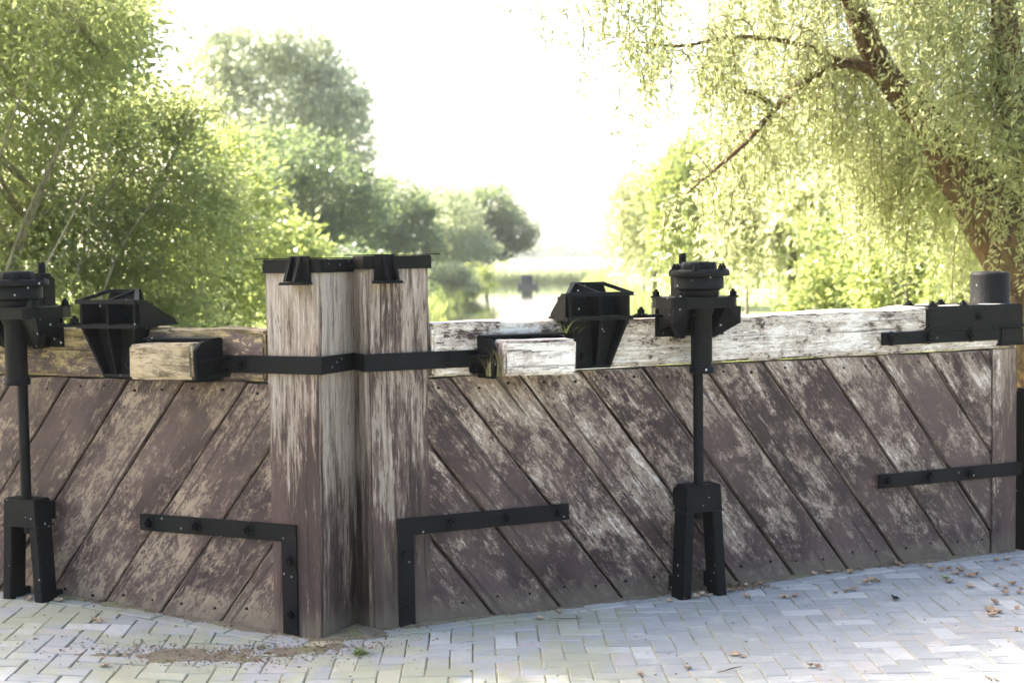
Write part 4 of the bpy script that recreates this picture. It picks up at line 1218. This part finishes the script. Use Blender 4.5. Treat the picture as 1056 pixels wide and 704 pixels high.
y = g.uniform(24, 138, n); sd = g.integers(0, 2, n); xl = -3.6+.008*(y-60); xr = 5.0+.03*(y-60)
x = np.where(sd == 0, xl-g.uniform(-.35, 1.1, n), xr+g.uniform(-.35, 1.1, n))
pos = np.stack([x, y, np.where((x > xl) & (x < xr), -.95, -.55+g.uniform(-.2, .2, n))], 1)
dr = g.normal(size=(n, 3))*.3+np.array([0, 0, 1.0])
o = leaf_cloud('bank_grass', pos, dr, .7, .06, LF_LIME, None, 13, g.uniform(0, 1, n)); tag(o, kind='stuff')

# dark hut on a pontoon at the far end of the water
c = at(544, 296, 120); b = (c.x, 120, WZ)
root = empty('moored_pontoon', b); tag(root, 'low dark pontoon carrying a small box-shaped hut at the far end of the water', 'pontoon')
HUT = plain('tarred_boards', (.035, .035, .04)); DECK = plain('pontoon_deck', (.06, .06, .06))
def boxobj(name, dims, loc, mat, parent, bev=.03):
    bm = bmesh.new(); bmesh.ops.create_cube(bm, size=1, matrix=Matrix.Translation(loc) @ Matrix.Diagonal((*dims, 1)))
    bmesh.ops.bevel(bm, geom=list(bm.edges), offset=bev, segments=2, affect='EDGES')
    me = bpy.data.meshes.new(name); bm.to_mesh(me); bm.free(); return link_mesh(name, me, mat, parent)
boxobj('hull', (1.7, 2.8, .45), (0, 0, .05), DECK, root)
boxobj('deck', (1.8, 2.9, .06), (0, 0, .30), HUT, root, .01)
hut = boxobj('hut', (.95, 1.3, .66), (-.05, -.3, .66), HUT, root)
boxobj('hut_roof', (1.05, 1.4, .06), (-.05, -.3, 1.02), DECK, hut, .01)
for sx in (-1.15, 1.15):
    boxobj('bollard', (.12, .12, .28), (sx*.65, -1.25, .46), HUT, root, .02)

# ------------------------------------------------------------------ haze
HAZE = .0003
hb = boxobj('haze', (2160, 1110, 24), (0, 535, 9.0), None, None, .0)
hm = NT('haze'); pv = hm.n('ShaderNodeVolumePrincipled'); pv.inputs['Color'].default_value = (.93, .96, 1, 1)
pv.inputs['Density'].default_value = HAZE; pv.inputs['Anisotropy'].default_value = .1
ho = hm.n('ShaderNodeOutputMaterial'); hm.l(pv.outputs[0], ho.inputs['Volume'])
hb.data.materials.clear(); hb.data.materials.append(hm.mat); tag(hb, kind='stuff')

# ------------------------------------------------------------------ light
EL, AZ = rad(44), rad(-61)
Sd = Vector((math.sin(AZ)*math.cos(EL), math.cos(AZ)*math.cos(EL), math.sin(EL)))
sun = bpy.data.lights.new('sun', 'SUN'); sun.energy = 5.0; sun.angle = rad(.6); sun.color = (1, .94, .83)
so = bpy.data.objects.new('sun', sun); COL.objects.link(so); so.rotation_euler = Sd.to_track_quat('Z', 'Y').to_euler(); so.location = Sd*60
w = bpy.data.worlds.new('World'); scene.world = w; w.use_nodes = True
nt = w.node_tree; nt.nodes.clear()
sky = nt.nodes.new('ShaderNodeTexSky'); sky.sky_type = 'NISHITA'; sky.sun_disc = False
sky.sun_elevation = EL; sky.sun_rotation = AZ % (2*math.pi); sky.dust_density = 5.0; sky.ozone_density = .5; sky.air_density = 1.0
bg = nt.nodes.new('ShaderNodeBackground'); bg.inputs[1].default_value = .15
ow = nt.nodes.new('ShaderNodeOutputWorld'); nt.links.new(sky.outputs[0], bg.inputs[0]); nt.links.new(bg.outputs[0], ow.inputs[0])

# ------------------------------------------------------------------ camera
cam = bpy.data.cameras.new('camera'); co = bpy.data.objects.new('camera', cam); COL.objects.link(co)
M = Matrix((( _R.x, _U.x, -_F.x), (_R.y, _U.y, -_F.y), (_R.z, _U.z, -_F.z))).to_4x4()
M.translation = Vector((0, 0, EYE)); co.matrix_world = M
cam.sensor_width = 36; cam.lens = FPX/1056*36; cam.clip_end = 5000; cam.clip_start = .05
cam.dof.use_dof = True; cam.dof.focus_distance = 6.75; cam.dof.aperture_fstop = 2.7
scene.camera = co
vs = scene.view_settings; vs.view_transform = 'Standard'; vs.look = 'None'; vs.gamma = 1; vs.use_curve_mapping = False
vs.exposure = 2.45
scene.cycles.volume_bounces = 1
